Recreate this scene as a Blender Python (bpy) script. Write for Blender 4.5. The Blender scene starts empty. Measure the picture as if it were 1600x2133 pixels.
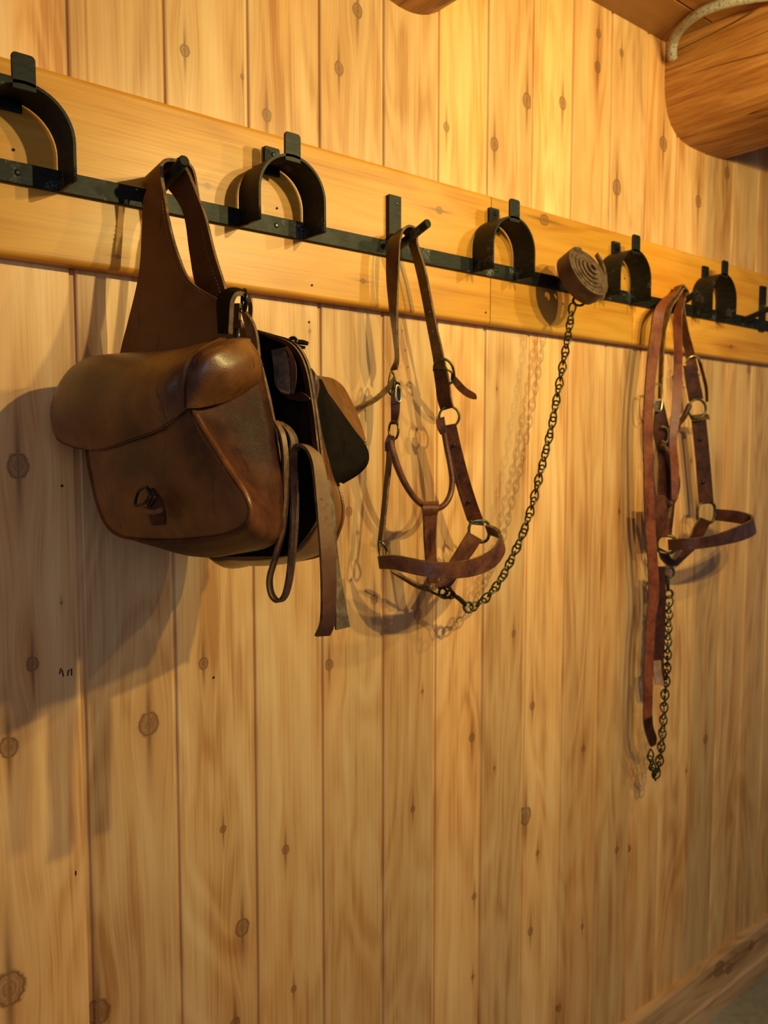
import bpy, bmesh, math, random
from mathutils import Vector, Matrix
random.seed(7)
scene = bpy.context.scene
C = scene.collection
def VL(pts): return [Vector(p) for p in pts]

# ------------------------------------------------------------------ camera
cam_d = bpy.data.cameras.new('camera'); cam = bpy.data.objects.new('camera', cam_d); C.objects.link(cam)
ROT = [[0.7746457, 0.0468806, -0.6306554], [-0.632395, 0.0585422, -0.7724308], [0.0007079, 0.9971835, 0.0749965]]          # rows: world axes, columns: camera axes
cam.matrix_world = Matrix.Translation((0.0, -1.02912, 1.45)) @ Matrix(ROT).to_4x4()
cam_d.sensor_fit = 'HORIZONTAL'; cam_d.sensor_width = 36.0
cam_d.lens = 1695.0/1600.0*36.0
cam_d.clip_start = 0.05
cam_d.dof.use_dof = True; cam_d.dof.focus_distance = 0.98; cam_d.dof.aperture_fstop = 9.0
scene.camera = cam

# ------------------------------------------------------------------ light
scene.view_settings.view_transform = 'Standard'; scene.view_settings.look = 'None'
scene.view_settings.gamma = 1.0; scene.view_settings.exposure = 0.0
world = bpy.data.worlds.new('room_air'); scene.world = world; world.use_nodes = True
world.node_tree.nodes['Background'].inputs[0].default_value = (0.95, 0.92, 1.0, 1)
world.node_tree.nodes['Background'].inputs[1].default_value = 0.12
def lamp(name, loc, power, col, radius):
    d = bpy.data.lights.new(name, 'SPOT'); d.energy = power; d.color = col; d.shadow_soft_size = radius
    d.spot_size = math.radians(146); d.spot_blend = 1.0
    o = bpy.data.objects.new(name, d); C.objects.link(o); o.location = loc
    o.rotation_euler = (Vector((1.10, 0.0, 1.62))-Vector(loc)).to_track_quat('-Z', 'Y').to_euler(); return o
WARM = (1.0, 0.795, 0.29)
lamp('ceiling_bulb', (0.93, -1.17, 2.06), 42, WARM, 0.012)
lamp('ceiling_bulb', (1.22, -1.20, 2.07), 32, WARM, 0.018)
lamp('ceiling_bulb', (1.56, -0.95, 2.10), 17, WARM, 0.02)
wd = bpy.data.lights.new('window_daylight', 'AREA'); wd.energy = 15; wd.color = (0.80, 0.86, 1.0); wd.shape = 'RECTANGLE'; wd.size = 1.3; wd.size_y = 1.2
wo = bpy.data.objects.new('window_daylight', wd); C.objects.link(wo); wo.location = (-0.7, -3.3, 1.8)
wo.rotation_euler = (Vector((0.5, 0, 1.35)) - Vector(wo.location)).to_track_quat('-Z', 'Y').to_euler()
wd2 = bpy.data.lights.new('side_window_daylight', 'AREA'); wd2.energy = 1.2; wd2.color = (0.86, 0.93, 1.0); wd2.shape = 'RECTANGLE'; wd2.size = 0.8; wd2.size_y = 1.0
wo2 = bpy.data.objects.new('side_window_daylight', wd2); C.objects.link(wo2); wo2.location = (-1.3, -1.5, 1.95)
wo2.rotation_euler = (Vector((0.4, 0, 1.4)) - Vector(wo2.location)).to_track_quat('-Z', 'Y').to_euler()

# ------------------------------------------------------------------ materials
class NT:
    def __init__(s, name):
        s.m = bpy.data.materials.new(name); s.m.use_nodes = True; s.t = s.m.node_tree
        s.b = s.t.nodes['Principled BSDF']
    def n(s, typ, **kw):
        nd = s.t.nodes.new(typ)
        for k, v in kw.items(): setattr(nd, k, v)
        return nd
    def put(s, sock, v):
        if isinstance(v, bpy.types.NodeSocket): s.t.links.new(v, sock)
        elif v is not None:
            sock.default_value = (tuple(v)+(1,))[:4] if (hasattr(v, '__len__') and sock.type == 'RGBA') else v
    def math(s, op, a, b=None, c=None, clamp=False):
        nd = s.n('ShaderNodeMath', operation=op); nd.use_clamp = clamp
        s.put(nd.inputs[0], a); s.put(nd.inputs[1], b)
        if c is not None: s.put(nd.inputs[2], c)
        return nd.outputs[0]
    def vmath(s, op, a, b=None):
        nd = s.n('ShaderNodeVectorMath', operation=op); s.put(nd.inputs[0], a)
        if b is not None: s.put(nd.inputs[1], b)
        return nd.outputs['Value'] if op in ('LENGTH', 'DOT_PRODUCT') else nd.outputs[0]
    def obj(s): return s.n('ShaderNodeTexCoord').outputs['Object']
    def noise(s, vec, scale, detail=3, rough=.5, dist=0):
        nd = s.n('ShaderNodeTexNoise'); s.put(nd.inputs['Vector'], vec); nd.inputs['Scale'].default_value = scale
        nd.inputs['Detail'].default_value = detail; nd.inputs['Roughness'].default_value = rough; nd.inputs['Distortion'].default_value = dist
        return nd.outputs['Fac']
    def ramp(s, f, stops, interp='LINEAR'):
        nd = s.n('ShaderNodeValToRGB'); s.put(nd.inputs[0], f); cr = nd.color_ramp; cr.interpolation = interp
        while len(cr.elements) < len(stops): cr.elements.new(.5)
        for e, (p, c) in zip(cr.elements, stops):
            e.position = p; e.color = (c, c, c, 1) if isinstance(c, (int, float)) else tuple(c)+(1,)
        return nd.outputs[0]
    def mix(s, f, a, b, mode='MIX'):
        nd = s.n('ShaderNodeMix', data_type='RGBA', blend_type=mode); s.put(nd.inputs[0], f); s.put(nd.inputs[6], a); s.put(nd.inputs[7], b)
        return nd.outputs[2]
    def scale(s, vec, v): return s.vmath('MULTIPLY', vec, v)
    def comb(s, x, y, z):
        nd = s.n('ShaderNodeCombineXYZ'); s.put(nd.inputs[0], x); s.put(nd.inputs[1], y); s.put(nd.inputs[2], z); return nd.outputs[0]
    def sep(s, v):
        nd = s.n('ShaderNodeSeparateXYZ'); s.put(nd.inputs[0], v); return nd.outputs
    def bump(s, h, strength=.3, dist=.002):
        nd = s.n('ShaderNodeBump'); s.put(nd.inputs['Height'], h); nd.inputs['Strength'].default_value = strength; nd.inputs['Distance'].default_value = dist
        s.t.links.new(nd.outputs[0], s.b.inputs['Normal'])
    def fin(s, col=None, rough=None, metal=None, spec=None, coat=None):
        s.put(s.b.inputs['Base Color'], col); s.put(s.b.inputs['Roughness'], rough); s.put(s.b.inputs['Metallic'], metal)
        if spec is not None: s.put(s.b.inputs['Specular IOR Level'], spec)
        if coat is not None: s.b.inputs['Coat Weight'].default_value = coat; s.b.inputs['Coat Roughness'].default_value = .25
        return s.m
    def attr(s, name):
        nd = s.n('ShaderNodeAttribute'); nd.attribute_name = name; return nd

def wood_mat(name, along, base, dark, pale, slots=0, rough=.38, contrast=1.0, knotcol=(.115, .042, .016)):
    """boards: 'along' is the axis of the grain (0 x, 1 y, 2 z); per-board random and knot places come from mesh attributes"""
    s = NT(name); co = s.obj(); x, y, z = s.sep(co)
    rnd = s.attr('board').outputs['Fac']
    if along == 2: a, b, c = x, z, y
    elif along == 0: a, b, c = z, x, y
    else: a, b, c = x, y, z
    off = s.math('MULTIPLY', rnd, 37.0)
    shadeK = None; ringsum = None; aw = a
    wob = s.noise(co, 95.0, 3, .6) if slots else None
    for i in range(slots):
        k = s.attr('knot%d' % i).outputs['Vector']; ka, kb, kr = s.sep(k)
        da = s.math('SUBTRACT', a, ka); db = s.math('SUBTRACT', b, kb)
        r = s.vmath('LENGTH', s.comb(s.math('DIVIDE', da, kr), s.math('DIVIDE', s.math('MULTIPLY', db, .8), kr), 0.0))   # 1 at the knot's edge
        g = s.vmath('LENGTH', s.comb(s.math('DIVIDE', da, s.math('MULTIPLY', kr, 2.4)), s.math('DIVIDE', db, s.math('MULTIPLY', kr, 7.0)), 0.0))
        e = s.math('EXPONENT', s.math('MULTIPLY', s.math('MULTIPLY', g, g), -1.0))
        aw = s.math('SUBTRACT', aw, s.math('MULTIPLY', s.math('MULTIPLY', da, e), .78))
        rj = s.math('ADD', r, s.math('MULTIPLY', s.math('SUBTRACT', wob, .5), .6))
        core = s.math('MULTIPLY', s.math('SUBTRACT', 1.05, rj), 5.0, clamp=True)
        rim = s.math('MULTIPLY', s.math('SUBTRACT', rj, .86), 6.5)
        rim = s.math('EXPONENT', s.math('MULTIPLY', s.math('MULTIPLY', rim, rim), -1.0))
        core = s.math('MAXIMUM', s.math('MULTIPLY', core, s.math('ADD', s.math('MULTIPLY_ADD', r, -.35, .72), s.math('MULTIPLY', s.math('SINE', s.math('MULTIPLY', rj, 21.0)), .10))), s.math('MULTIPLY', rim, .80))
        t = s.vmath('LENGTH', s.comb(s.math('DIVIDE', da, s.math('MULTIPLY', kr, .30)), s.math('DIVIDE', db, s.math('MULTIPLY', kr, 4.6)), 0.0))
        tail = s.math('MULTIPLY', s.math('EXPONENT', s.math('MULTIPLY', s.math('MULTIPLY', t, t), -1.0)), .75)
        kk = s.math('MAXIMUM', core, tail)
        halo = s.math('MULTIPLY', e, .4)
        shadeK = kk if shadeK is None else s.math('MAXIMUM', shadeK, kk)
        ringsum = halo if ringsum is None else s.math('MAXIMUM', ringsum, halo)
    # broad figure: cathedral bands, stretched along the board
    v1 = s.comb(s.math('ADD', s.math('MULTIPLY', aw, 7.0), off), s.math('ADD', s.math('MULTIPLY', b, 1.1), off), c)
    n1 = s.noise(v1, 1.0, 3, .5, .5)
    bands = s.math('SINE', s.math('MULTIPLY', n1, 62.0))
    bands = s.math('MULTIPLY_ADD', bands, .5, .5)
    v2 = s.comb(s.math('ADD', s.math('MULTIPLY', aw, 260.0), off), s.math('ADD', s.math('MULTIPLY', b, 5.0), off), s.math('MULTIPLY', c, 30.0))
    fine = s.noise(v2, 1.0, 3, .6)
    v3 = s.comb(s.math('ADD', s.math('MULTIPLY', aw, 26.0), off), s.math('ADD', s.math('MULTIPLY', b, .9), off), c)
    mid = s.noise(v3, 1.0, 3, .55)
    v4 = s.comb(s.math('ADD', s.math('MULTIPLY', a, 13.0), off), s.math('ADD', s.math('MULTIPLY', b, 4.0), off), c)
    blot = s.noise(v4, 1.0, 2, .5)
    f = s.math('ADD', s.math('MULTIPLY', bands, .13), s.math('ADD', s.math('MULTIPLY', fine, .50), s.math('ADD', s.math('MULTIPLY', mid, .60), s.math('MULTIPLY', blot, .42))))
    f = s.math('MULTIPLY_ADD', s.math('SUBTRACT', f, .825), 2.5*contrast, .5, clamp=True)
    col = s.ramp(f, [(0, dark), (.45, base), (1, pale)])
    tint = s.math('MULTIPLY_ADD', s.math('FRACT', s.math('MULTIPLY', rnd, 7.31)), .34, .80)
    col = s.mix(1.0, col, s.comb(tint, s.math('MULTIPLY_ADD', tint, .9, .1), s.math('MULTIPLY_ADD', tint, .7, .3)), 'MULTIPLY')
    red = s.math('MULTIPLY', s.math('FRACT', s.math('MULTIPLY', rnd, 3.77)), .35)
    col = s.mix(red, col, s.mix(1.0, col, (1.05, .83, .62), 'MULTIPLY'))
    rp_ = s.ramp(s.noise(s.comb(s.math('ADD', s.math('MULTIPLY', a, 9.0), off), s.math('ADD', s.math('MULTIPLY', b, 1.6), off), 0.0), 1.0, 2, .5), [(.48, 0.0), (.68, .55)])
    col = s.mix(rp_, col, s.mix(1.0, col, (1.04, .84, .60), 'MULTIPLY'))
    if slots:
        col = s.mix(ringsum, col, s.mix(1.0, col, (.80, .66, .5), 'MULTIPLY'))
        col = s.mix(shadeK, col, knotcol)
    h = s.math('ADD', s.math('MULTIPLY', fine, .5), s.math('MULTIPLY', blot, 1.5))
    s.bump(h, .22, .0012)
    rg = s.math('MULTIPLY_ADD', mid, .16, rough-.08)
    return s.fin(col, rg, 0.0, .45)

PINE = wood_mat('pine_plank', 2, (.68, .395, .170), (.49, .235, .082), (.79, .52, .26), slots=6)
TRIMW = wood_mat('amber_board', 0, (.56, .265, .030), (.42, .17, .014), (.65, .335, .055), slots=4, contrast=.8)
BASEW = wood_mat('base_pine', 0, (.52, .32, .17), (.34, .19, .09), (.62, .42, .25), slots=4, rough=.45)
CEILW = wood_mat('ceiling_pine', 0, (.36, .16, .045), (.24, .095, .022), (.45, .22, .07), rough=.42)

def log_mat():
    s = NT('log_wood'); co = s.obj(); x, y, z = s.sep(co)
    n1 = s.noise(s.scale(co, (30, 3.2, 30)), 1, 6, .7, .8)
    n2 = s.noise(s.scale(co, (160, 7, 160)), 1, 4, .65)
    n3 = s.noise(s.scale(co, (5, 2, 5)), 1, 2)
    f = s.math('ADD', s.math('MULTIPLY', n1, .5), s.math('ADD', s.math('MULTIPLY', n2, .3), s.math('MULTIPLY', n3, .3)))
    col = s.ramp(f, [(.43, (.20, .065, .014)), (.53, (.38, .155, .034)), (.64, (.55, .27, .075))])
    cr = s.noise(s.scale(co, (13, .9, 13)), 1, 2, .5, .6)
    crack = s.math('SUBTRACT', 1.0, s.math('MULTIPLY', s.math('ABSOLUTE', s.math('SUBTRACT', cr, .50)), 70.0), clamp=True)
    crack = s.math('MAXIMUM', crack, 0.0)
    sw = s.ramp(s.noise(s.scale(co, (7, 1.6, 7)), 1, 1), [(.45, 0.0), (.55, 1.0)])
    cr2 = s.noise(s.scale(co, (24, 1.3, 24)), 1, 2, .5, .9)
    c2 = s.math('SUBTRACT', 1.0, s.math('MULTIPLY', s.math('ABSOLUTE', s.math('SUBTRACT', cr2, .47)), 90.0), clamp=True)
    crack = s.math('MAXIMUM', s.math('MULTIPLY', crack, sw), s.math('MULTIPLY', c2, s.math('SUBTRACT', 1.0, sw)))
    col = s.mix(crack, col, (.045, .014, .004))
    vo = s.n('ShaderNodeTexVoronoi'); s.put(vo.inputs['Vector'], s.vmath('ADD', s.scale(co, (6.5, 2.6, 6.5)), s.comb(s.math('MULTIPLY', n3, .4), .37, s.math('MULTIPLY', n1, .3)))); vo.inputs['Scale'].default_value = 1.0
    kn = s.math('MULTIPLY', s.math('SUBTRACT', .13, vo.outputs['Distance']), 22.0, clamp=True)
    kh = s.math('MULTIPLY', s.math('SUBTRACT', .30, vo.outputs['Distance']), 3.0, clamp=True)
    col = s.mix(kh, col, s.mix(1.0, col, (.72, .58, .5), 'MULTIPLY'))
    col = s.mix(kn, col, (.09, .028, .01))
    s.bump(s.math('SUBTRACT', s.math('MULTIPLY', f, 1.0), s.math('MULTIPLY', crack, .8)), .55, .006)
    return s.fin(col, .5, 0, .4)
LOGW = log_mat()

def concrete():
    s = NT('grey_concrete'); co = s.obj()
    n = s.noise(co, 3.0, 5, .6); n2 = s.noise(co, 60, 3)
    col = s.ramp(s.math('ADD', s.math('MULTIPLY', n, .7), s.math('MULTIPLY', n2, .3)), [(.35, (.20, .185, .175)), (.65, (.36, .34, .325))])
    s.bump(n2, .2, .002); return s.fin(col, .6)
CONC = concrete()

def leather(name, base, dark, light, rough=.36, mott=9.0, wrinkle=.35, spec=.5, coat=0.0):
    s = NT(name); co = s.obj()
    n1 = s.noise(co, mott, 4, .55, .5); n2 = s.noise(co, mott*5, 4, .6); n3 = s.noise(co, 700, 2, .5)
    f = s.math('ADD', s.math('MULTIPLY', n1, .75), s.math('MULTIPLY', n2, .25))
    col = s.ramp(f, [(.38, dark), (.50, base), (.63, light)])
    sc = s.noise(s.scale(co, (90, 90, 14)), 1, 2, .6, 1.2)
    scr = s.ramp(sc, [(.28, .55), (.36, 1.0)])
    col = s.mix(1.0, col, scr, 'MULTIPLY')
    vo = s.n('ShaderNodeTexVoronoi', feature='DISTANCE_TO_EDGE'); s.put(vo.inputs['Vector'], co); vo.inputs['Scale'].default_value = 420
    ve = s.math('MINIMUM', s.math('MULTIPLY', vo.outputs['Distance'], 6.0), 1.0)
    wr = s.noise(s.scale(co, (70, 70, 190)), 1, 3, .6, .8)
    h = s.math('ADD', s.math('MULTIPLY', ve, .35), s.math('ADD', s.math('MULTIPLY', wr, wrinkle*3), s.math('MULTIPLY', n3, .3)))
    s.bump(h, .24, .0009)
    rg = s.math('MULTIPLY_ADD', n2, .25, rough-.12)
    return s.fin(col, rg, 0.0, spec, coat)
BAGL = leather('saddle_leather', (0.1271, 0.0410, 0.0094), (0.0451, 0.0131, 0.0049), (0.2214, 0.0861, 0.0197), .36, 8, coat=.15)
BAGF = leather('flap_leather', (0.1445, 0.0506, 0.0116), (0.0615, 0.0188, 0.0058), (0.2384, 0.1011, 0.0253), .38, 8, coat=.15)
BAGD = leather('dark_oiled_leather', (.080, .027, .015), (.032, .011, .0085), (.150, .052, .019), .42, 8, spec=.05)
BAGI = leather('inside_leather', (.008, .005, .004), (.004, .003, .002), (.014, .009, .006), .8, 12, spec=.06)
YOKE = leather('yoke_leather', (0.1020, 0.0306, 0.0072), (0.0510, 0.0153, 0.0051), (0.1445, 0.0493, 0.0119), .45, 7, spec=.35)
EDGE = leather('raw_leather_edge', (.14, .075, .036), (.07, .035, .018), (.21, .125, .068), .7, 60, spec=.25)
TANS = leather('tan_strap_leather', (0.1520, 0.0640, 0.0240), (0.0760, 0.0288, 0.0120), (0.2320, 0.1200, 0.0520), .5, 34)
def graded():
    s = NT('graded_strap_leather'); co = s.obj(); x, y, z = s.sep(co)
    n = s.noise(co, 30, 4, .6); sp = s.noise(co, 160, 3, .6)
    f = s.math('ADD', s.math('MULTIPLY', z, 4.2), s.math('ADD', 2.0, s.math('MULTIPLY', n, .7)), clamp=True)  # height mask: tan at the upper end, dark red-brown towards the lower
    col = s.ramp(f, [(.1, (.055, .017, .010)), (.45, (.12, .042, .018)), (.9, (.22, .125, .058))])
    col = s.mix(s.ramp(sp, [(.60, 0.0), (.70, .7)]), col, (.09, .03, .014))
    s.bump(sp, .3, .001)
    return s.fin(col, .5, 0, .35)
GRADED = graded()
GREYL = leather('grey_flesh_leather', (.12, .085, .055), (.065, .045, .03), (.19, .14, .095), .75, 50, spec=.2)
HALT = leather('halter_leather', (0.0930, 0.0260, 0.0093), (0.0465, 0.0124, 0.0056), (0.1426, 0.0465, 0.0149), .36, 30)
HALI = leather('halter_inside_leather', (0.1087, 0.0525, 0.0150), (0.0600, 0.0270, 0.0090), (0.1575, 0.0825, 0.0263), .55, 40, spec=.3)
HALD = leather('dark_halter_leather', (0.0434, 0.0112, 0.0062), (0.0217, 0.0062, 0.0037), (0.0682, 0.0198, 0.0087), .36, 30)
REDL = leather('red_strap_leather', (0.1728, 0.0396, 0.0158), (0.1080, 0.0216, 0.0094), (0.2232, 0.0612, 0.0245), .42, 30)
COILL = leather('coil_leather', (0.0640, 0.0224, 0.0112), (0.0360, 0.0128, 0.0072), (0.0960, 0.0400, 0.0208), .5, 30)
COILE = leather('coil_edge_leather', (.085, .05, .028), (.05, .03, .018), (.13, .085, .05), .75, 90, spec=.2)

def iron():
    s = NT('blackened_iron'); co = s.obj()
    n1 = s.noise(co, 28, 4, .6); n2 = s.noise(co, 420, 3, .7); n3 = s.noise(s.scale(co, (60, 60, 300)), 1, 3, .6)
    worn = s.math('MULTIPLY', s.ramp(n1, [(.58, 0.0), (.68, .8)]), s.ramp(n2, [(.46, 0.0), (.56, 1.0)]))
    col = s.ramp(n3, [(.3, (.003, .0035, .0035)), (.7, (.013, .015, .015))])
    col = s.mix(worn, col, (.17, .17, .15))
    s.bump(s.math('ADD', n3, s.math('MULTIPLY', n2, .5)), .3, .0006)
    return s.fin(col, s.math('MULTIPLY_ADD', n1, .3, .34), .05, .22)
IRON = iron()
def metal(name, a, b, rough=.35, met=.85):
    s = NT(name); co = s.obj(); n = s.noise(co, 140, 4, .6)
    return s.fin(s.ramp(n, [(.35, a), (.65, b)]), rough, met)
BRASS = metal('aged_brass', (0.0360, 0.0330, 0.0150), (0.1560, 0.1200, 0.0540), .38)
CHAINM = metal('green_brass_chain', (.022, .026, .014), (.09, .085, .042), .42)
BRIGHT = metal('bright_brass', (.45, .36, .18), (.75, .62, .35), .3)
BLACKM = metal('black_metal', (.008, .008, .008), (.022, .022, .022), .28, .4)
THREAD = NT('waxed_thread').fin((.20, .12, .06), .8, 0, .2)
THREADD = NT('dark_thread').fin((.035, .018, .010), .8, 0, .2)
INKM = NT('black_ink').fin((.012, .010, .010), .6, 0, .2)
def sheath():
    s = NT('cable_sheath'); co = s.obj(); n = s.noise(co, 260, 3, .7)
    return s.fin(s.ramp(n, [(.36, (.10, .08, .05)), (.46, (.34, .31, .24)), (.7, (.43, .40, .32))]), .6, 0, .3)
SHEATH = sheath()

# ------------------------------------------------------------------ building helpers
def V(p): return Vector(p)
def root(name, loc, label, cat, group=None):
    o = bpy.data.objects.new(name, None); C.objects.link(o); o.location = loc; o.empty_display_size = .05
    o['label'] = label; o['category'] = cat
    if group: o['group'] = group
    return o
ABS = {}
def origin(parent):
    v = Vector((0, 0, 0))
    while parent is not None:
        v = v + Vector(parent.location); parent = parent.parent
    return v
def build(name, verts, faces, mats, parent=None, smooth=True, mi=None, sharp=None):
    """one mesh object; verts are world positions, stored relative to the parent's origin"""
    org = origin(parent) if parent is not None else Vector((0, 0, 0))
    me = bpy.data.meshes.new(name); me.from_pydata([tuple(Vector(v)-org) for v in verts], [], faces); 
    if not isinstance(mats, (list, tuple)): mats = [mats]
    for m in mats: me.materials.append(m)
    if mi:
        for p, k in zip(me.polygons, mi): p.material_index = k
    for p in me.polygons: p.use_smooth = smooth
    bm = bmesh.new(); bm.from_mesh(me); bmesh.ops.recalc_face_normals(bm, faces=bm.faces)
    if sharp:
        for e in bm.edges:
            if len(e.link_faces) == 2 and e.calc_face_angle(0) > math.radians(sharp): e.smooth = False
    bm.to_mesh(me); bm.free(); me.update()
    o = bpy.data.objects.new(name, me); C.objects.link(o); o.parent = parent
    return o
def structure(o, label=None):
    o['kind'] = 'structure'
    if label: o['label'] = label
    return o
def boxgeo(x0, x1, y0, y1, z0, z1, vs, fs):
    b = len(vs)
    vs += [(x0,y0,z0),(x1,y0,z0),(x1,y1,z0),(x0,y1,z0),(x0,y0,z1),(x1,y0,z1),(x1,y1,z1),(x0,y1,z1)]
    fs += [tuple(b+i for i in f) for f in ((0,3,2,1),(4,5,6,7),(0,1,5,4),(1,2,6,5),(2,3,7,6),(3,0,4,7))]
def cr(pts, n, closed=False):
    """n points spread along a Catmull-Rom curve through pts"""
    pts = [Vector(p) for p in pts]; m = len(pts)
    if m == 2 and not closed: return [pts[0].lerp(pts[1], i/(n-1)) for i in range(n)]
    out = []
    segs = m if closed else m-1
    for i in range(n):
        t = i/(n if closed else n-1)*segs; k = min(int(t), segs-1); f = t-k
        g = lambda j: pts[j % m] if closed else (pts[0]*2-pts[1] if j < 0 else (pts[m-1]*2-pts[m-2] if j >= m else pts[j]))
        p0, p1, p2, p3 = g(k-1), g(k), g(k+1), g(k+2)
        out.append(((2*p1)+(p2-p0)*f+(2*p0-5*p1+4*p2-p3)*f*f+(3*p1-p0-3*p2+p3)*f*f*f)*.5)
    return out
def tube(name, pts, r, mat, parent=None, n=None, sides=8, closed=False, smooth=True, flat=None, caps=True):
    """a rod swept along pts; r is a number or one radius per given point"""
    if n: P_ = cr(pts, n, closed)
    else: P_ = [Vector(p) for p in pts]
    N = len(P_)
    if isinstance(r, (list, tuple)):
        rr = [r[min(int(i/(N-1)*(len(r)-1)), len(r)-2)]*(1-((i/(N-1)*(len(r)-1)) - min(int(i/(N-1)*(len(r)-1)), len(r)-2))) + r[min(int(i/(N-1)*(len(r)-1)), len(r)-2)+1]*((i/(N-1)*(len(r)-1)) - min(int(i/(N-1)*(len(r)-1)), len(r)-2)) for i in range(N)]
    else: rr = [r]*N
    vs, fs = [], []; u = None
    for i in range(N):
        if closed: t = (P_[(i+1) % N]-P_[i-1]).normalized()
        else: t = (P_[min(i+1, N-1)]-P_[max(i-1, 0)]).normalized()
        if u is None:
            u = t.orthogonal().normalized() if flat is None else (Vector(flat)-t*t.dot(Vector(flat))).normalized()
        u = (u-t*u.dot(t)).normalized(); w = t.cross(u)
        for k in range(sides):
            a = 2*math.pi*k/sides; vs.append(P_[i]+(u*math.cos(a)+w*math.sin(a))*rr[i])
    for i in range(N if closed else N-1):
        j = (i+1) % N
        for k in range(sides):
            l = (k+1) % sides; fs.append((i*sides+k, i*sides+l, j*sides+l, j*sides+k))
    if not closed and caps:
        for e in (0, N-1):
            b = len(vs); vs += [vs[e*sides+k] for k in range(sides)]; fs.append(tuple(range(b, b+sides)))
    return build(name, vs, fs, mat, parent, smooth, sharp=50)
def solid(name, grid, th, mats, parent=None, closed_u=False, sharp=None):
    """grid[i][j] surface given a thickness th, with its own rim strip (material slot 1); slot 2 = reverse side"""
    nu, nv = len(grid), len(grid[0]); nr = []
    for i in range(nu):
        row = []
        for j in range(nv):
            i0, i1 = (max(i-1, 0), min(i+1, nu-1)) if not closed_u else ((i-1) % nu, (i+1) % nu)
            a = grid[i1][j]-grid[i0][j]; b = grid[i][min(j+1, nv-1)]-grid[i][max(j-1, 0)]
            c = a.cross(b); 
            row.append(c.normalized() if c.length > 1e-12 else (row[-1] if row else Vector((0, -1, 0))))
        nr.append(row)
    vs, fs, mi = [], [], []
    for sgn in (1, -1):
        for i in range(nu):
            for j in range(nv): vs.append(grid[i][j]+nr[i][j]*(th*.5*sgn))
    M = nu*nv; k2 = 2 if len(mats) > 2 else 0
    for sd in (0, 1):
        for i in range(nu if closed_u else nu-1):
            i2 = (i+1) % nu
            for j in range(nv-1):
                q = (sd*M+i*nv+j, sd*M+i*nv+j+1, sd*M+i2*nv+j+1, sd*M+i2*nv+j); fs.append(q if sd == 0 else q[::-1]); mi.append(0 if sd == 0 else k2)
    if closed_u: loops = [[(i, 0) for i in range(nu)]+[(0, 0)], [(i, nv-1) for i in range(nu)]+[(0, nv-1)]]
    else: loops = [[(i, 0) for i in range(nu)]+[(nu-1, j) for j in range(1, nv)]+[(i, nv-1) for i in range(nu-2, -1, -1)]+[(0, j) for j in range(nv-2, -1, -1)]]
    for lp in loops:
        b = len(vs)
        for (i, j) in lp: vs.append(vs[i*nv+j]); vs.append(vs[M+i*nv+j])
        for k in range(len(lp)-1): fs.append((b+2*k, b+2*k+1, b+2*k+3, b+2*k+2)); mi.append(1 if len(mats) > 1 else 0)
    # rim vertices stay separate so that the edge reads crisp
    org = origin(parent) if parent is not None else Vector((0, 0, 0))
    me = bpy.data.meshes.new(name); me.from_pydata([tuple(Vector(v)-org) for v in vs], [], fs)
    for m in mats: me.materials.append(m)
    for p, k in zip(me.polygons, mi): p.material_index = k; p.use_smooth = True
    me.update(); o = bpy.data.objects.new(name, me); C.objects.link(o); o.parent = parent
    return o
def ribbon(name, A, B_, mats, parent=None, th=.003, n=48, m=5, bulge=0.0, closed=False):
    """a strap between its two edge lines A and B_"""
    a = cr(A, n, closed); b = cr(B_, n, closed); grid = []
    for i in range(n):
        i0, i1 = (max(i-1, 0), min(i+1, n-1)) if not closed else ((i-1) % n, (i+1) % n)
        t = (a[i1]+b[i1])-(a[i0]+b[i0]); w = b[i]-a[i]; nn = t.cross(w); nn = nn.normalized() if nn.length > 1e-12 else Vector((0, -1, 0))
        grid.append([a[i].lerp(b[i], j/(m-1))+nn*(bulge*math.sin(math.pi*j/(m-1))) for j in range(m)])
    return solid(name, grid, th, mats, parent, closed)
def strap(name, pts, width, wdir, mats, parent=None, th=.003, n=48, closed=False):
    """a strap along a centre line; wdir: direction(s) across the strap"""
    p = cr(pts, n, closed)
    wd_ = [Vector(w).normalized() for w in wdir] if isinstance(wdir, list) else [Vector(wdir).normalized()]*2
    ws = cr(wd_, n, closed) if len(wd_) > 1 else wd_*n
    wl = width if isinstance(width, list) else [width, width]
    A, Bb = [], []
    for i in range(n):
        f = i/(n-1)*(len(wl)-1); k = min(int(f), len(wl)-2); wv = wl[k]*(1-(f-k))+wl[k+1]*(f-k)
        A.append(p[i]-ws[i].normalized()*wv*.5); Bb.append(p[i]+ws[i].normalized()*wv*.5)
    grid = [[A[i].lerp(Bb[i], j/3) for j in range(4)] for i in range(n)]
    return solid(name, grid, th, mats, parent, closed)
def ring(name, c, axis, R_, r, mat, parent=None, n=28, sides=8, square=0.0, up=None, sx=1.0):
    c = Vector(c); ax = Vector(axis).normalized(); u = (Vector(up)-ax*ax.dot(Vector(up))).normalized() if up else ax.orthogonal().normalized(); w = ax.cross(u)
    pts = []
    for k in range(n):
        a = 2*math.pi*k/n; ca, sa = math.cos(a), math.sin(a)
        q = 1.0/(abs(ca)**(2+square)+abs(sa)**(2+square))**(1/(2+square)) if square else 1.0
        pts.append(c+(u*ca*q+w*sa*q*sx)*R_)
    return tube(name, pts, r, mat, parent, sides=sides, closed=True)
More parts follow.
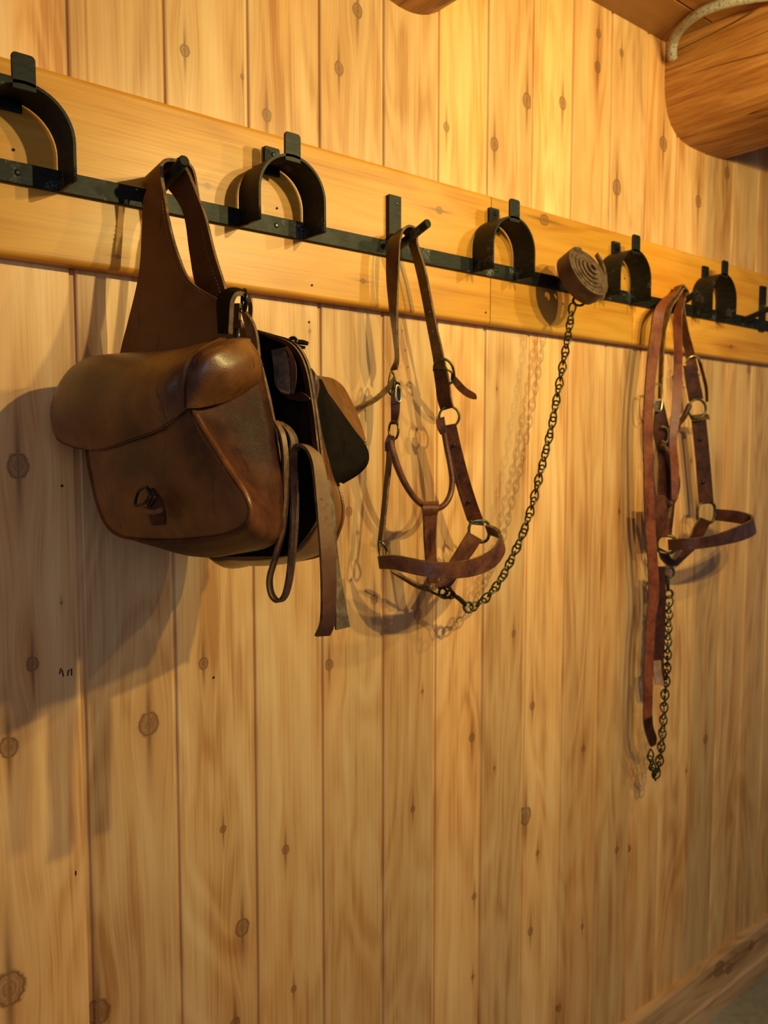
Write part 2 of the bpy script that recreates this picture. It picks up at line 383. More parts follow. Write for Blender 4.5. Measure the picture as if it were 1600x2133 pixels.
def stitches(name, pts, mat, parent, pitch=.0045, r=.00045, lift=None, n=400, closed=False):
    P_ = cr(pts, n, closed); L = [0]
    for i in range(1, n): L.append(L[-1]+(P_[i]-P_[i-1]).length)
    vs, fs = [], []; d = 0; i = 0
    def at_(s):
        lo = 0
        for k in range(1, n):
            if L[k] >= s: return P_[k-1].lerp(P_[k], (s-L[k-1])/max(L[k]-L[k-1], 1e-9))
        return P_[-1]
    while d+pitch*.62 < L[-1]:
        a, b = at_(d), at_(d+pitch*.62); t = (b-a).normalized(); u = t.orthogonal().normalized(); w = t.cross(u); base = len(vs)
        for q, rr in ((a, .6), (a.lerp(b, .5), 1.0), (b, .6)):
            for k in range(4):
                an = math.pi/2*k; vs.append(q+(u*math.cos(an)+w*math.sin(an))*r*rr)
        for s_ in (0, 1):
            for k in range(4): fs.append((base+s_*4+k, base+s_*4+(k+1) % 4, base+s_*4+4+(k+1) % 4, base+s_*4+4+k))
        fs.append((base, base+1, base+2, base+3)); fs.append((base+8, base+9, base+10, base+11))
        d += pitch
    return build(name, vs, fs, mat, parent)
def disc(name, c, axis, r, h, mat, parent=None, sides=16):
    c = Vector(c); ax = Vector(axis).normalized(); return tube(name, [c-ax*h*.5, c-ax*h*.1, c+ax*h*.3, c+ax*h*.5], [r, r, r*.9, r*.55], mat, parent, sides=sides)

# ------------------------------------------------------------------ the room
ZC = 2.327
joints = [.3433, .4668, .5903, .7113, .8341, .9528, 1.0708, 1.1897, 1.3061, 1.4290, 1.5560, 1.6748, 1.7990, 1.9226, 2.0478]
jl = [.3433-.122*k for k in range(20, 0, -1)]; jr = [2.0478+.122*k for k in range(1, 20)]
J = jl+joints+jr
knots = [(0.5010,1.9755,0.0080), (0.7518,2.0241,0.0100), (0.7875,2.1197,0.0110), (0.6253,1.9243,0.0090), (0.5866,1.9660,0.0040), (0.9752,1.9930,0.0080), (1.0924,1.9927,0.0120), (1.1777,2.0891,0.0140), (1.2793,2.1114,0.0120), (1.3858,2.2081,0.0110), (1.3868,2.2723,0.0090), (1.4644,2.2589,0.0080), (1.4579,1.9910,0.0160), (1.6236,2.1155,0.0160), (1.7724,2.0215,0.0140), (1.8968,2.1119,0.0140), (0.4319,1.0833,0.0165), (0.2552,1.0924,0.0130), (0.2858,1.1899,0.0090), (0.5136,1.1524,0.0085), (0.2768,1.4320,0.0150), (0.3222,1.2615,0.0020), (0.7293,1.1141,0.0090), (0.8201,1.2082,0.0085), (0.9146,1.1707,0.0100), (0.7687,1.3538,0.0075), (0.7858,1.3192,0.0040), (1.2171,0.9504,0.0085), (1.0491,0.9247,0.0090), (0.5404,0.9044,0.0060), (0.6459,0.8398,0.0075), (0.5696,0.7447,0.0135), (0.7664,0.6327,0.0085), (0.9052,0.8302,0.0060), (1.0593,0.6173,0.0070), (1.2214,0.4859,0.0090), (1.2399,0.6430,0.0060), (1.3823,0.8243,0.0080), (1.3911,0.4308,0.0060), (0.5555,0.6006,0.0100), (0.6586,0.6102,0.0060), (0.5393,1.0762,0.0020), (1.0575,0.4597,0.0050), (1.2018,0.7309,0.0180), (1.5112,0.5633,0.0080), (1.5575,0.5485,0.0090), (1.8784,0.7316,0.0120), (1.7927,0.6733,0.0060), (1.7132,1.3996,0.0060), (2.0334,1.6557,0.0120), (1.1056,1.5628,0.0030), (1.4916,1.3210,0.0060), (1.1597,1.1022,0.0070), (1.3176,0.2798,0.0080), (0.9265,1.0344,0.0040), (0.6959,1.6287,0.0030), (1.7737,1.4269,0.0060), (1.1105,0.8512,0.0040), (0.3542,0.7100,0.0180), (0.2467,0.7902,0.0220), (0.4766,0.6897,0.0100), (0.6055,1.3376,0.0060)]
knots = [(a_, b_, c_*.86) for a_, b_, c_ in knots]
def planks(name, ZA, ZB, J, knots):
    vs, fs = [], []; rnd = []; kk = [[] for _ in range(6)]
    for i in range(len(J)-1):
        x0, x1 = J[i], J[i+1]; zb = [ZA, ZB]
        prof = [(x0, .0042), (x0+.0056, .0042), (x0+.0074, .0008), (x0+.0092, .0), (x1-.0014, .0), (x1-.0006, .0008), (x1-.0005, .012)]
        b = len(vs)
        for z in zb:
            for (x, y) in prof: vs.append((x, y, z))
        m = len(prof)
        for k in range(m-1): fs.append((b+k, b+k+1, b+m+k+1, b+m+k))
        ks = [q for q in knots if x0 <= q[0] < x1][:6]
        r = random.random()
        for _ in range(m-1): rnd.append(r)
        for s_ in range(6):
            v = ks[s_] if s_ < len(ks) else (x0-3.0, 1.0, .01)
            for _ in range(m-1): kk[s_].append(v)
    o = build(name, vs, fs, PINE, smooth=False)
    me = o.data
    at_ = me.attributes.new('board', 'FLOAT', 'FACE'); at_.data.foreach_set('value', rnd)
    for s_ in range(6):
        a2 = me.attributes.new('knot%d' % s_, 'FLOAT_VECTOR', 'FACE'); a2.data.foreach_set('vector', [c for v in kk[s_] for c in v])
    return o
structure(planks('wall_back', 0.0, ZC+.06, J, knots), 'varnished knotty pine wall of vertical tongue and groove planks')
wb = bpy.data.objects['wall_back']
# pen marks and nail holes in the planks
def ink(name, lines, r=.0008):
    vs_all = []
    for k, l in enumerate(lines):
        tube(name, l, r, INKM, wb, sides=6)
ink('pen_mark', [VL([(0.3172,-0.0004,1.1719), (0.3192,-0.0004,1.1789), (0.3208,-0.0004,1.1749), (0.3218,-0.0004,1.1680)]), VL([(0.3271,-0.0004,1.1677), (0.3279,-0.0004,1.1743), (0.3303,-0.0004,1.1745)]), VL([(0.3318,-0.0004,1.1675), (0.3321,-0.0004,1.1761)]), VL([(0.3302,-0.0004,0.9127), (0.3301,-0.0004,0.9070)])])

for q in VL([(0.3269,-0.0002,1.4066), (0.6267,-0.0224,1.7908), (0.2768,-0.0224,1.7915), (0.6855,-0.0224,1.6918), (0.6949,-0.0003,1.6421), (1.0513,-0.0224,1.6912), (1.2628,-0.0224,1.7298), (0.5287,-0.0003,1.1299), (1.4593,-0.0224,1.8034)]): tube('nail_hole', [q, q-Vector((0, .0006, 0))], .0017, INKM, wb, sides=10)
def board_attrs(o, rnd, ks, slots=4):
    me = o.data; nf = len(me.polygons)
    a = me.attributes.new('board', 'FLOAT', 'FACE'); a.data.foreach_set('value', [rnd]*nf)
    for s_ in range(slots):
        v = ks[s_] if s_ < len(ks) else (-50., -50., .01)
        b = me.attributes.new('knot%d' % s_, 'FLOAT_VECTOR', 'FACE'); b.data.foreach_set('vector', list(v)*nf)
def extr_x(name, x0, x1, prof, mat):
    vs, fs = [], []; m = len(prof); n = 2
    for x in (x0, x1):
        for (y, z) in prof: vs.append((x, y, z))
    for k in range(m): l = (k+1) % m; fs.append((k, l, m+l, m+k))
    fs.append(tuple(range(m))[::-1]); fs.append(tuple(range(m, 2*m)))
    return build(name, vs, fs, mat, smooth=False)
def roundprof(y0, y1, z0, z1, r=.007):
    """board section, its two front edges rounded"""
    pr = [(y0, z0), (y0, z1)]
    for k in range(6): a = math.pi/2*k/5; pr.append((y1+r-r*math.sin(a), z1-r+r*math.cos(a)))
    for k in range(6): a = math.pi/2*k/5; pr.append((y1+r-r*math.cos(a), z0+r-r*math.sin(a)))
    return pr
ends = [-2.0, 1.063, 1.492, 4.3]
tk = [[(1.80, .52, .004), (1.69, .395, .003), (1.71, .78, .004), (1.845, .94, .006)], [(1.876, 1.205, .0105), (1.70, 1.03, .003)], [(1.835, 1.53, .004), (1.70, 1.9, .005)]]
for i in range(3):
    o = extr_x('trim_%d' % (i+1), ends[i]+.0008, ends[i+1]-.0008, roundprof(0.0, -.022, 1.672, 1.893), TRIMW); structure(o); board_attrs(o, .21+.37*i, tk[i])
# base board: upright lower face and a sloped upper face
o = extr_x('baseboard_back', -2.0, 4.3, [(0, 0), (0, .142), (-.010, .140), (-.016, .132), (-.021, .054), (-.026, .047), (-.026, 0)], BASEW); structure(o)
board_attrs(o, .63, [(.092, 2.0, .014), (.105, 2.12, .012), (.11, 1.95, .02), (.03, 2.2, .003)])
vs, fs = [], []; boxgeo(-2.0, 4.3, -4.2, 0.0, -.05, 0.0, vs, fs); structure(build('floor', vs, fs, CONC, smooth=False))
# ceiling boards run along the wall
vs, fs = [], []; rn = []
for k in range(32):
    ya, yb = -.105-.135*(k-1)-.0, -.105-.135*k
    if k == 0: ya = .02
    prof = [(ya, ZC+.006), (ya-.003, ZC), (yb+.003, ZC), (yb, ZC+.006)]; b = len(vs)
    for x in (-2.0, 4.3):
        for (y, z) in prof: vs.append((x, y, z))
    for q in range(3): fs.append((b+q, b+q+1, b+4+q+1, b+4+q)); rn.append((k*.618) % 1.0)
    
o = build('ceiling', vs, fs, CEILW, smooth=False); structure(o)
a = o.data.attributes.new('board', 'FLOAT', 'FACE'); a.data.foreach_set('value', rn)

# log beams carrying the ceiling
def log(name, cx, cz, rx, rz, ex, y1, label, seed):
    rg = random.Random(seed); n = 48; m = 60; vs, fs = [], []
    for j in range(m):
        y = .004+(y1-.004)*j/(m-1)
        for k in range(n):
            a = 2*math.pi*k/n; ca, sa = math.cos(a), math.sin(a)
            q = 1.0/(abs(ca)**ex+abs(sa)**ex)**(1/ex)
            wob = 1+.012*math.sin(3*a+seed+y*2.1)+.008*math.sin(7*a+y*5+seed)+.01*math.sin(y*3.3+seed)*min(1, -y*4 if y < 0 else 0)
            wob = 1+(wob-1)*min(1.0, .15+max(0, -y)*4)
            vs.append((cx+ca*q*rx*wob, y, cz+sa*q*rz*wob))
    for j in range(m-1):
        for k in range(n): l = (k+1) % n; fs.append((j*n+k, j*n+l, (j+1)*n+l, (j+1)*n+k))
    fs.append(tuple(range(n))); fs.append(tuple(range((m-1)*n, m*n)))
    o = build(name, vs, fs, LOGW, smooth=True, sharp=60); o['label'] = label; o['category'] = 'beam'; return o
log('log_beam', 1.787, 2.2985, .166, .165, 3.6, -2.6, 'thick cracked orange log beam at upper right beside the grey cable', 1.3)
log('log_beam', .885, 2.2635, .118, .112, 2.0, -2.6, 'log beam end just showing at the top edge of the photo, left of centre', 4.1)

# grey sheathed cable running up out of the corner between log and wall
cb = root('electric_cable', (1.63, -.03, 2.30), 'grey sheathed cable curving from the wall corner up over the log beam', 'cable')
tube('sheath', VL([(1.6087,-0.0260,2.2806), (1.5998,-0.0300,2.2902), (1.5898,-0.0400,2.3068)])+VL([(1.5732,-0.0629,2.3140), (1.5540,-0.0955,2.3140), (1.5447,-0.1297,2.3140), (1.5480,-0.1637,2.3140), (1.5625,-0.1995,2.3140), (1.5885,-0.2378,2.3140), (1.6366,-0.2877,2.3140)]), .0098, SHEATH, cb, n=70, sides=14)

# ------------------------------------------------------------------ iron rack
ZB0, ZB1 = 1.753, 1.7775
YR = -.0222                      # face of the board
rack = root('iron_hook_rack', (1.0, YR, ZB0), 'long black iron bar with arched saddle holders and round pegs, screwed to the amber board', 'hook rack')
def bar(name, x0, x1, y0, y1, z0, z1, mat=IRON, bev=.0008, par=None, rtop=0.0):
    par = par or rack
    pts = [(x0, z0), (x1, z0)]
    if rtop:
        for k in range(7): a = math.pi/2*k/6; pts.append((x1-rtop+rtop*math.cos(a), z1-rtop+rtop*math.sin(a)))
        for k in range(7): a = math.pi/2*k/6; pts.append((x0+rtop-rtop*math.sin(a), z1-rtop+rtop*math.cos(a)))
    else: pts += [(x1, z1), (x0, z1)]
    m = len(pts); vs = [(x, y, z) for y in (y0, y1) for (x, z) in pts]
    fs = [tuple(range(m)), tuple(range(m, 2*m))[::-1]]+[(k, (k+1) % m, m+(k+1) % m, m+k) for k in range(m)]
    o = build(name, vs, fs, mat, par, smooth=False)
    mod = o.modifiers.new('b', 'BEVEL'); mod.width = bev; mod.segments = 2; mod.limit_method = 'ANGLE'; mod.angle_limit = math.radians(50)
    return o
bar('flat_bar', -.9, 3.2, YR-.006, YR, ZB0, ZB1)
def arch(x0, x1, front):
    r = (x1-x0)/2; cx = (x0+x1)/2; top = 1.845; zc = top-r; path = []
    path.append((x0, ZB0)); path.append((x0, (ZB0+zc)/2)); 
    for k in range(25): a = math.pi-math.pi*k/24; path.append((cx+r*math.cos(a), zc+r*math.sin(a)))
    path.append((x1, (ZB0+zc)/2)); path.append((x1, ZB0))
    grid = [[Vector((x, y, z)) for y in (YR-.0045, -.045, -.062, -front)] for (x, z) in path]
    o = solid('arch', grid, .0034, [IRON, IRON], rack)
    bar('arch_tab', cx-.0125, cx+.0125, -front, -front+.004, top-.008, top+.030, par=o, rtop=.005)
    bar('back_tab', cx-.0125, cx+.0125, YR-.005, YR, top-.012, top+.026, par=o, rtop=.003)
    # heads of the screws in the bar and in the tab
    for (sx_, sz_, yy) in ((cx+.005, (ZB0+ZB1)/2, YR-.0062), (cx+.002, top+.016, YR-.0052)):
        disc('screw', (sx_, yy-.0004, sz_), (0, -1, 0), .0036, .0016, BLACKM, o)
    # weld bead under the foot
    tube('weld', [(x0-.002, -.03, ZB0+.001), (x0-.0015, -.05, ZB0)], .0015, IRON, o, sides=6)
    return o
for x0, x1, f in ((.222, .326, .081), (.565, .669, .080), (1.014, 1.118, .0745), (1.372, 1.476, .0735), (1.716, 1.820, .0735)): arch(x0, x1, f)
def peg(x, tip, back=True):
    o = tube('peg', [(x, YR-.004, 1.766), (x, -.06, 1.775), (x, -tip+.001, 1.7895), (x, -tip, 1.7897)], [.0066, .0066, .0066, .0058], IRON, rack, sides=20)
    if back: bar('peg_plate', x-.0125, x+.0125, YR-.0075, YR, ZB0+.001, 1.848, par=o, rtop=.0015); disc('screw', (x+.003, YR-.0078, 1.836), (0, -1, 0), .0022, .001, BLACKM, o)
    return o
peg(.440, .120, False); peg(.8385, .106); peg(1.2365, .105, False); peg(1.634, .085, False); peg(1.940, .105, False)
bar('peg_plate', 2.028, 2.053, YR-.0075, YR, ZB0-.004, 1.86)

# ------------------------------------------------------------------ saddlebag
TH = math.radians(15)
def L(u, w, z): return Vector((.305+math.sin(TH)*u+math.cos(TH)*w, -.07-math.cos(TH)*u+math.sin(TH)*w, z))
EU = Vector((math.sin(TH), -math.cos(TH), 0)); EW = Vector((math.cos(TH), math.sin(TH), 0))
bag = root('saddlebag', (.440, -.075, 1.79), 'worn brown leather double saddlebag hanging from the first peg', 'saddlebag')
def pouch(name, outer, inner, mats, wsign, puff=.012, midc=None, parent=bag, nu=120, fmid=(.12, .3, .5, .7, .88)):
    """rounded box pouch: outer face outline, inner outline, gusset between them. midc: outward swell of the gusset per outline point"""
    o_ = cr(outer, nu, True); i_ = cr(inner, nu, True)
    mc = cr([Vector((c, 0, 0)) for c in (midc or [.006]*len(outer))], nu, True)
    co = sum(o_, Vector())/nu; ci = sum(i_, Vector())/nu
    out = -EW*wsign
    rings = []
    for s in (0.02, .2, .4, .6, .76, .88, .95): 
        rings.append([co.lerp(p, s)+out*(puff*(1-s**3)) for p in o_])
    rings.append([p-(p-co).normalized()*.003+out*.0012 for p in o_])
    rings.append([p for p in o_])
    for f in fmid:
        row = []
        for k in range(nu):
            p = o_[k].lerp(i_[k], f); nrm = (p-co.lerp(ci, f)); nrm = (nrm-EW*nrm.dot(EW)).normalized()
            row.append(p+nrm*(mc[k].x*math.sin(math.pi*f)))
        rings.append(row)
    rings.append(i_)
    for s in (.9, .5, .05): rings.append([ci.lerp(p, s) for p in i_])
    vs = [p for r_ in rings for p in r_]; fs = []; mi = []
    nr_ = len(rings)
    for a in range(nr_-1):
        for k in range(nu):
            l = (k+1) % nu; fs.append((a*nu+k, a*nu+l, (a+1)*nu+l, (a+1)*nu+k)); mi.append(0 if a < 8 else 1)
    fs.append(tuple(range(nu))); fs.append(tuple(range((nr_-1)*nu, nr_*nu))); mi += [0, 1]
    return build(name, vs, fs, mats, parent, True, mi=mi)
# left pouch
lo = VL([(0.3206,-0.1284,1.5228), (0.3184,-0.1200,1.4863), (0.3180,-0.1184,1.4492), (0.3199,-0.1256,1.4174), (0.3223,-0.1347,1.3911), (0.3261,-0.1489,1.3695), (0.3322,-0.1714,1.3583), (0.3426,-0.2105,1.3567), (0.3564,-0.2620,1.3597), (0.3675,-0.3033,1.3648), (0.3762,-0.3359,1.3716), (0.3816,-0.3560,1.3819), (0.3832,-0.3617,1.3948), (0.3814,-0.3552,1.4090), (0.3769,-0.3382,1.4267), (0.3715,-0.3182,1.4494), (0.3672,-0.3023,1.4681), (0.3638,-0.2893,1.4846), (0.3623,-0.2838,1.5059), (0.3613,-0.2802,1.5271), (0.3501,-0.2382,1.5319), (0.3339,-0.1778,1.5330)])
li = [L(.012,.095,1.535), L(.008,.095,1.50), L(.006,.095,1.465), L(.012,.095,1.43), L(.018,.095,1.40), L(.032,.095,1.372), L(.05,.095,1.352), L(.08,.095,1.343)]
li += VL([(0.4317,-0.1759,1.3332), (0.4420,-0.2141,1.3350), (0.4536,-0.2577,1.3415), (0.4601,-0.2820,1.3516), (0.4629,-0.2922,1.3652), (0.4633,-0.2938,1.3858), (0.4630,-0.2928,1.4139), (0.4621,-0.2891,1.4393), (0.4605,-0.2834,1.4698), (0.4583,-0.2750,1.5005), (0.4567,-0.2692,1.5210), (0.4557,-0.2653,1.5365), (0.4550,-0.2627,1.5443)])
li += [L(.185,.090,1.543), L(.14,.095,1.556), L(.06,.095,1.554)]
li = li[:22]
mcv = [.004]*6+[.008, .010, .011, .010, .006, .002, -.006, -.012, -.014, -.012, -.010, -.008, -.004, 0, 0, 0]
lp = pouch('left_pouch', lo, li, [BAGL, BAGD], 1, .009, mcv)
lp['label'] = 'front pouch with rounded lower corners'
lp.name = 'pouch'
# piping seam along the outer face edge
seam = tube('seam', [p-EW*.0008 for p in cr(lo[1:19], 100)], .0016, BAGD, lp, sides=6)

tube('worn_front_edge', [p-EW*(-.0022)-EU*.0028 for p in VL([(0.3622,-0.2835,1.4942), (0.3645,-0.2920,1.4822), (0.3678,-0.3042,1.4657), (0.3719,-0.3195,1.4485), (0.3770,-0.3388,1.4263), (0.3813,-0.3546,1.4090), (0.3828,-0.3605,1.3948), (0.3815,-0.3554,1.3828)])], [.003, .0046, .005, .005, .0048, .0042, .0036, .002], BAGL, lp, n=70, sides=16)
def loft(rows, nu, nv):
    """rows[i] = list of points; smooth grid nu x nv"""
    g1 = [cr(r, nv) for r in rows]
    cols = [cr([g1[i][j] for i in range(len(rows))], nu) for j in range(nv)]
    return [[cols[j][i] for j in range(nv)] for i in range(nu)]
cols = [
 VL([(0.3482,-0.0767,1.5579), (0.3255,-0.0693,1.5459), (0.3133,-0.0547,1.5242), (0.3073,-0.0476,1.4994), (0.3078,-0.0494,1.4799)]),
 VL([(0.3536,-0.0969,1.5587), (0.3256,-0.1159,1.5439), (0.3132,-0.1083,1.5173), (0.3070,-0.0928,1.4869), (0.3093,-0.0784,1.4596)]),
 VL([(0.3620,-0.1283,1.5581), (0.3349,-0.1661,1.5375), (0.3235,-0.1738,1.5100), (0.3210,-0.1646,1.4799), (0.3227,-0.1438,1.4503)]),
 VL([(0.3739,-0.1727,1.5566), (0.3441,-0.2200,1.5339), (0.3335,-0.2305,1.5074), (0.3334,-0.2223,1.4836), (0.3374,-0.2063,1.4603)]),
 VL([(0.3852,-0.2146,1.5561), (0.3562,-0.2611,1.5344), (0.3463,-0.2706,1.5129), (0.3464,-0.2630,1.4921), (0.3483,-0.2509,1.4701)]),
 VL([(0.3982,-0.2441,1.5603), (0.3668,-0.2852,1.5397), (0.3583,-0.2842,1.5197), (0.3567,-0.2783,1.5012), (0.3569,-0.2715,1.4808)]),
 VL([(0.4093,-0.2662,1.5624), (0.3736,-0.2953,1.5439), (0.3641,-0.2944,1.5276), (0.3619,-0.2900,1.5093), (0.3619,-0.2861,1.4908)]),
 VL([(0.4175,-0.2775,1.5629), (0.3844,-0.3045,1.5462), (0.3743,-0.3055,1.5284), (0.3721,-0.2972,1.5093), (0.3740,-0.2888,1.4930)]),
 VL([(0.4280,-0.2778,1.5623), (0.4056,-0.2987,1.5484), (0.3937,-0.3082,1.5294), (0.3936,-0.3001,1.5125), (0.3960,-0.2861,1.4991)]),
 VL([(0.4409,-0.2681,1.5604), (0.4278,-0.2886,1.5486), (0.4212,-0.2949,1.5321), (0.4204,-0.2881,1.5180), (0.4222,-0.2757,1.5080)]),
 VL([(0.4528,-0.2546,1.5581), (0.4511,-0.2674,1.5487), (0.4505,-0.2730,1.5366), (0.4499,-0.2708,1.5256), (0.4498,-0.2628,1.5196)])]
rows = []
for c in cols:
    top = c[0]; w = (top-Vector((.305, -.07, 0))).dot(EW); ii = len(rows); back = top+EW*max(0, .097-w)*(1 if ii < 6 else (.7, .5, .3, .1, 0)[min(ii-6, 4)])+Vector((0, 0, .002))-EU*(.006 if ii > 7 else 0); rows.append([back]+c)
c0 = rows[0]
def shift(c, dw, du): return [p+EW*dw*f+EU*du for p, f in zip(c, (0, .5, 1, 1, 1, 1))]
rows = [shift(c0, .085, .02), shift(c0, .04, .004)]+rows
rows = [[p-EW*(.007 if 3 <= i_ <= 9 else .003)*(0, 0, .6, 1, 1, .8)[k] for k, p in enumerate(c)] for i_, c in enumerate(rows)]
g = loft(rows, 90, 30)
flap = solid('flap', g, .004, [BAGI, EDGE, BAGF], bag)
# recalc side: outward normals are on the +normal side; stitching follows the lower edge a little inside
edge = [r_[-1].lerp(r_[-2], .22) for r_ in [cr(r, 30) for r in rows]]
FC = L(.12, .05, 1.47)
def outw(p, k):
    d = p-FC; d = d-EU*d.dot(EU)*.6; return p+d.normalized()*k
stitches('stitching', [outw(p, .0032) for p in edge[2:8]], THREADD, flap, .0042, .0006)
stitches('stitching', [outw(p, .0032) for p in edge[8:13]], THREADD, flap, .0042, .0006)
tube('corner_seam', [outw(p, .0026) for p in rows[8][1:]], .0019, BAGD, flap, n=40, sides=6)
tube('corner_seam', [outw(p, .0010)-EU*.0045 for p in rows[8][1:]], .0034, BAGF, flap, n=40, sides=6)
# left over buckle in the middle of the pouch
bk = root
bpt = VL([(0.3351,-0.2521,1.4014)])[0]
blk = VL([(0.3270,-0.2294,1.4007), (0.3279,-0.2364,1.4097), (0.3304,-0.2497,1.4135), (0.3315,-0.2538,1.4064), (0.3297,-0.2434,1.3973), (0.3270,-0.2292,1.3943)])
tube('buckle_frame', blk, .0016, BLACKM, bag, n=40, sides=8, closed=True)['label'] = 'black triangular buckle on the front pouch'
tube('buckle_tongue', VL([(0.3291,-0.2527,1.4122), (0.3291,-0.2604,1.4039), (0.3289,-0.2558,1.3961)]), .0014, BLACKM, bag, n=12)
tube('buckle_tongue', VL([(0.3327,-0.2582,1.4104), (0.3314,-0.2653,1.4031), (0.3303,-0.2572,1.3951)]), .0014, BLACKM, bag, n=12)
ribbon('closing_strap', VL([(0.3304,-0.2499,1.3967), (0.3308,-0.2475,1.3898), (0.3326,-0.2503,1.3879), (0.3349,-0.2513,1.3772), (0.3371,-0.2555,1.3755)]), VL([(0.3346,-0.2539,1.4130), (0.3367,-0.2658,1.4039), (0.3387,-0.2690,1.3964), (0.3406,-0.2686,1.3853), (0.3412,-0.2669,1.3770)]), [BAGD, BAGD], bag, .004, 24)
ribbon('strap_keeper', VL([(0.3274,-0.2463,1.3937), (0.3310,-0.2635,1.3916), (0.3370,-0.2705,1.3946)]), VL([(0.3277,-0.2476,1.3890), (0.3311,-0.2641,1.3869), (0.3373,-0.2717,1.3894)]), [BAGL, EDGE], bag, .003, 12, 3)

# yoke: one sheet that passes over the peg, broad on the near side
ya = VL([(0.3928,0.0002,1.3627), (0.3915,0.0051,1.4368), (0.3933,-0.0015,1.5102), (0.3970,-0.0230,1.5720), (0.4023,-0.0350,1.6066), (0.4085,-0.0507,1.6507), (0.4120,-0.0559,1.6832), (0.4149,-0.0552,1.7199), (0.4178,-0.0544,1.7532), (0.4224,-0.0561,1.7714)])
yb = VL([(0.4691,-0.2843,1.3616), (0.4685,-0.2823,1.4185), (0.4658,-0.2721,1.4803), (0.4598,-0.2575,1.5399), (0.4561,-0.2400,1.5747), (0.4476,-0.2004,1.6132), (0.4347,-0.1446,1.6445), (0.4298,-0.1185,1.6829), (0.4281,-0.1004,1.7234), (0.4288,-0.0917,1.7478)])
ya += [Vector((.425, -.038, 1.783)), Vector((.437, -.034, 1.794)), Vector((.452, -.036, 1.787))]
yb += [Vector((.4255, -.088, 1.788)), Vector((.4375, -.092, 1.797)), Vector((.4535, -.096, 1.790))]
ya += VL([(0.4560,-0.0811,1.7428), (0.4571,-0.0966,1.6905), (0.4575,-0.1097,1.6512), (0.4607,-0.1335,1.6204), (0.4626,-0.1482,1.5851)])
yb += VL([(0.4646,-0.1055,1.7548), (0.4659,-0.1219,1.7271), (0.4675,-0.1394,1.6831), (0.4699,-0.1598,1.6401), (0.4724,-0.1769,1.5939)])
yoke = ribbon('yoke', ya, yb, [YOKE, EDGE, YOKE], bag, .0042, 150, 9)
ribbon('keeper', [p+Vector((.004, 0, .002)) for p in (Vector((.440, -.040, 1.796)), Vector((.454, -.042, 1.786)))]+VL([(0.4630,-0.0801,1.7529)]), [p+Vector((.004, 0, .002)) for p in (Vector((.440, -.094, 1.798)), Vector((.457, -.098, 1.789)))]+VL([(0.4680,-0.0988,1.7593)]), [YOKE, EDGE], bag, .003, 20, 4)
stitches('stitching', [b.lerp(a_, .12)+EW*0.0-EW*.0026 for a_, b in zip(ya[3:10], yb[3:10])], THREAD, yoke, .005, .00045)
stitches('stitching', [b.lerp(a_, .22)-EW*.0030 for a_, b in zip(ya[14:18], yb[14:18])], THREAD, yoke, .005, .00055)

# far pouch: inner board, gusset, flared flap
ro = VL([(0.5738,-0.2038,1.5254), (0.5745,-0.2065,1.4787), (0.5784,-0.2209,1.4307), (0.5820,-0.2345,1.3914), (0.5824,-0.2358,1.3682), (0.5779,-0.2309,1.3476), (0.5741,-0.2242,1.3326), (0.5666,-0.2040,1.3206), (0.5541,-0.1690,1.3119), (0.5368,-0.1159,1.3034), (0.5230,-0.0644,1.3010)])
ri = VL([(0.5016,-0.2823,1.5433), (0.5042,-0.2919,1.4962), (0.5064,-0.3000,1.4390), (0.5071,-0.3025,1.4130), (0.5058,-0.2977,1.3893), (0.5043,-0.2923,1.3717), (0.4997,-0.2752,1.3472), (0.4937,-0.2528,1.3331), (0.4820,-0.2091,1.3240), (0.4697,-0.1629,1.3208), (0.4588,-0.1223,1.3211)])
ro += [L(.02, .215, 1.38), L(.0, .22, 1.45), L(.01, .225, 1.53), L(.10, .225, 1.54)]
ri += [L(.02, .135, 1.38), L(.0, .135, 1.45), L(.01, .135, 1.55), L(.12, .135, 1.57)]
rp = pouch('pouch', ro, ri, [BAGL, BAGL], -1, .014, [.002, .004, .004, .003, .002, .002, .002, .004, .006, .006, .006, .004, .002, .0, .0])
rp['label'] = 'rear pouch seen edge on behind the front one'
tube('seam', [p+EU*.001 for p in cr(ro[1:9], 60)], .0022, BAGL, rp, sides=6)
# inner board of the far pouch, with a lighter raw edge and stitched bottom
ib_a = VL([(0.4752,-0.2105,1.5882), (0.4701,-0.1916,1.5703), (0.4658,-0.1757,1.5273), (0.4614,-0.1590,1.4719), (0.4568,-0.1418,1.4148), (0.4543,-0.1327,1.3681), (0.4537,-0.1305,1.3446), (0.4545,-0.1333,1.3214)])
ib_b = VL([(0.4823,-0.2370,1.5805), (0.4915,-0.2715,1.5683), (0.4983,-0.2891,1.5446), (0.5010,-0.2993,1.5010), (0.5032,-0.3074,1.4494), (0.5040,-0.3105,1.4134), (0.5011,-0.3035,1.3768), (0.4905,-0.2678,1.3332)])
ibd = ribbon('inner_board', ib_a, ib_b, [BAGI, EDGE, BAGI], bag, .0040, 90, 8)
ib2 = ribbon('inner_board_binding', VL([(0.4700,-0.2183,1.5857), (0.4772,-0.2453,1.5776), (0.4864,-0.2756,1.5654), (0.4928,-0.2917,1.5419), (0.4963,-0.3008,1.5007), (0.4983,-0.3083,1.4494), (0.4991,-0.3113,1.4187)]), VL([(0.4704,-0.2197,1.5835), (0.4768,-0.2438,1.5746), (0.4855,-0.2721,1.5616), (0.4914,-0.2864,1.5402), (0.4947,-0.2949,1.4999), (0.4965,-0.3018,1.4494), (0.4975,-0.3055,1.4186)]), [BAGD, EDGE], bag, .003, 60, 3)
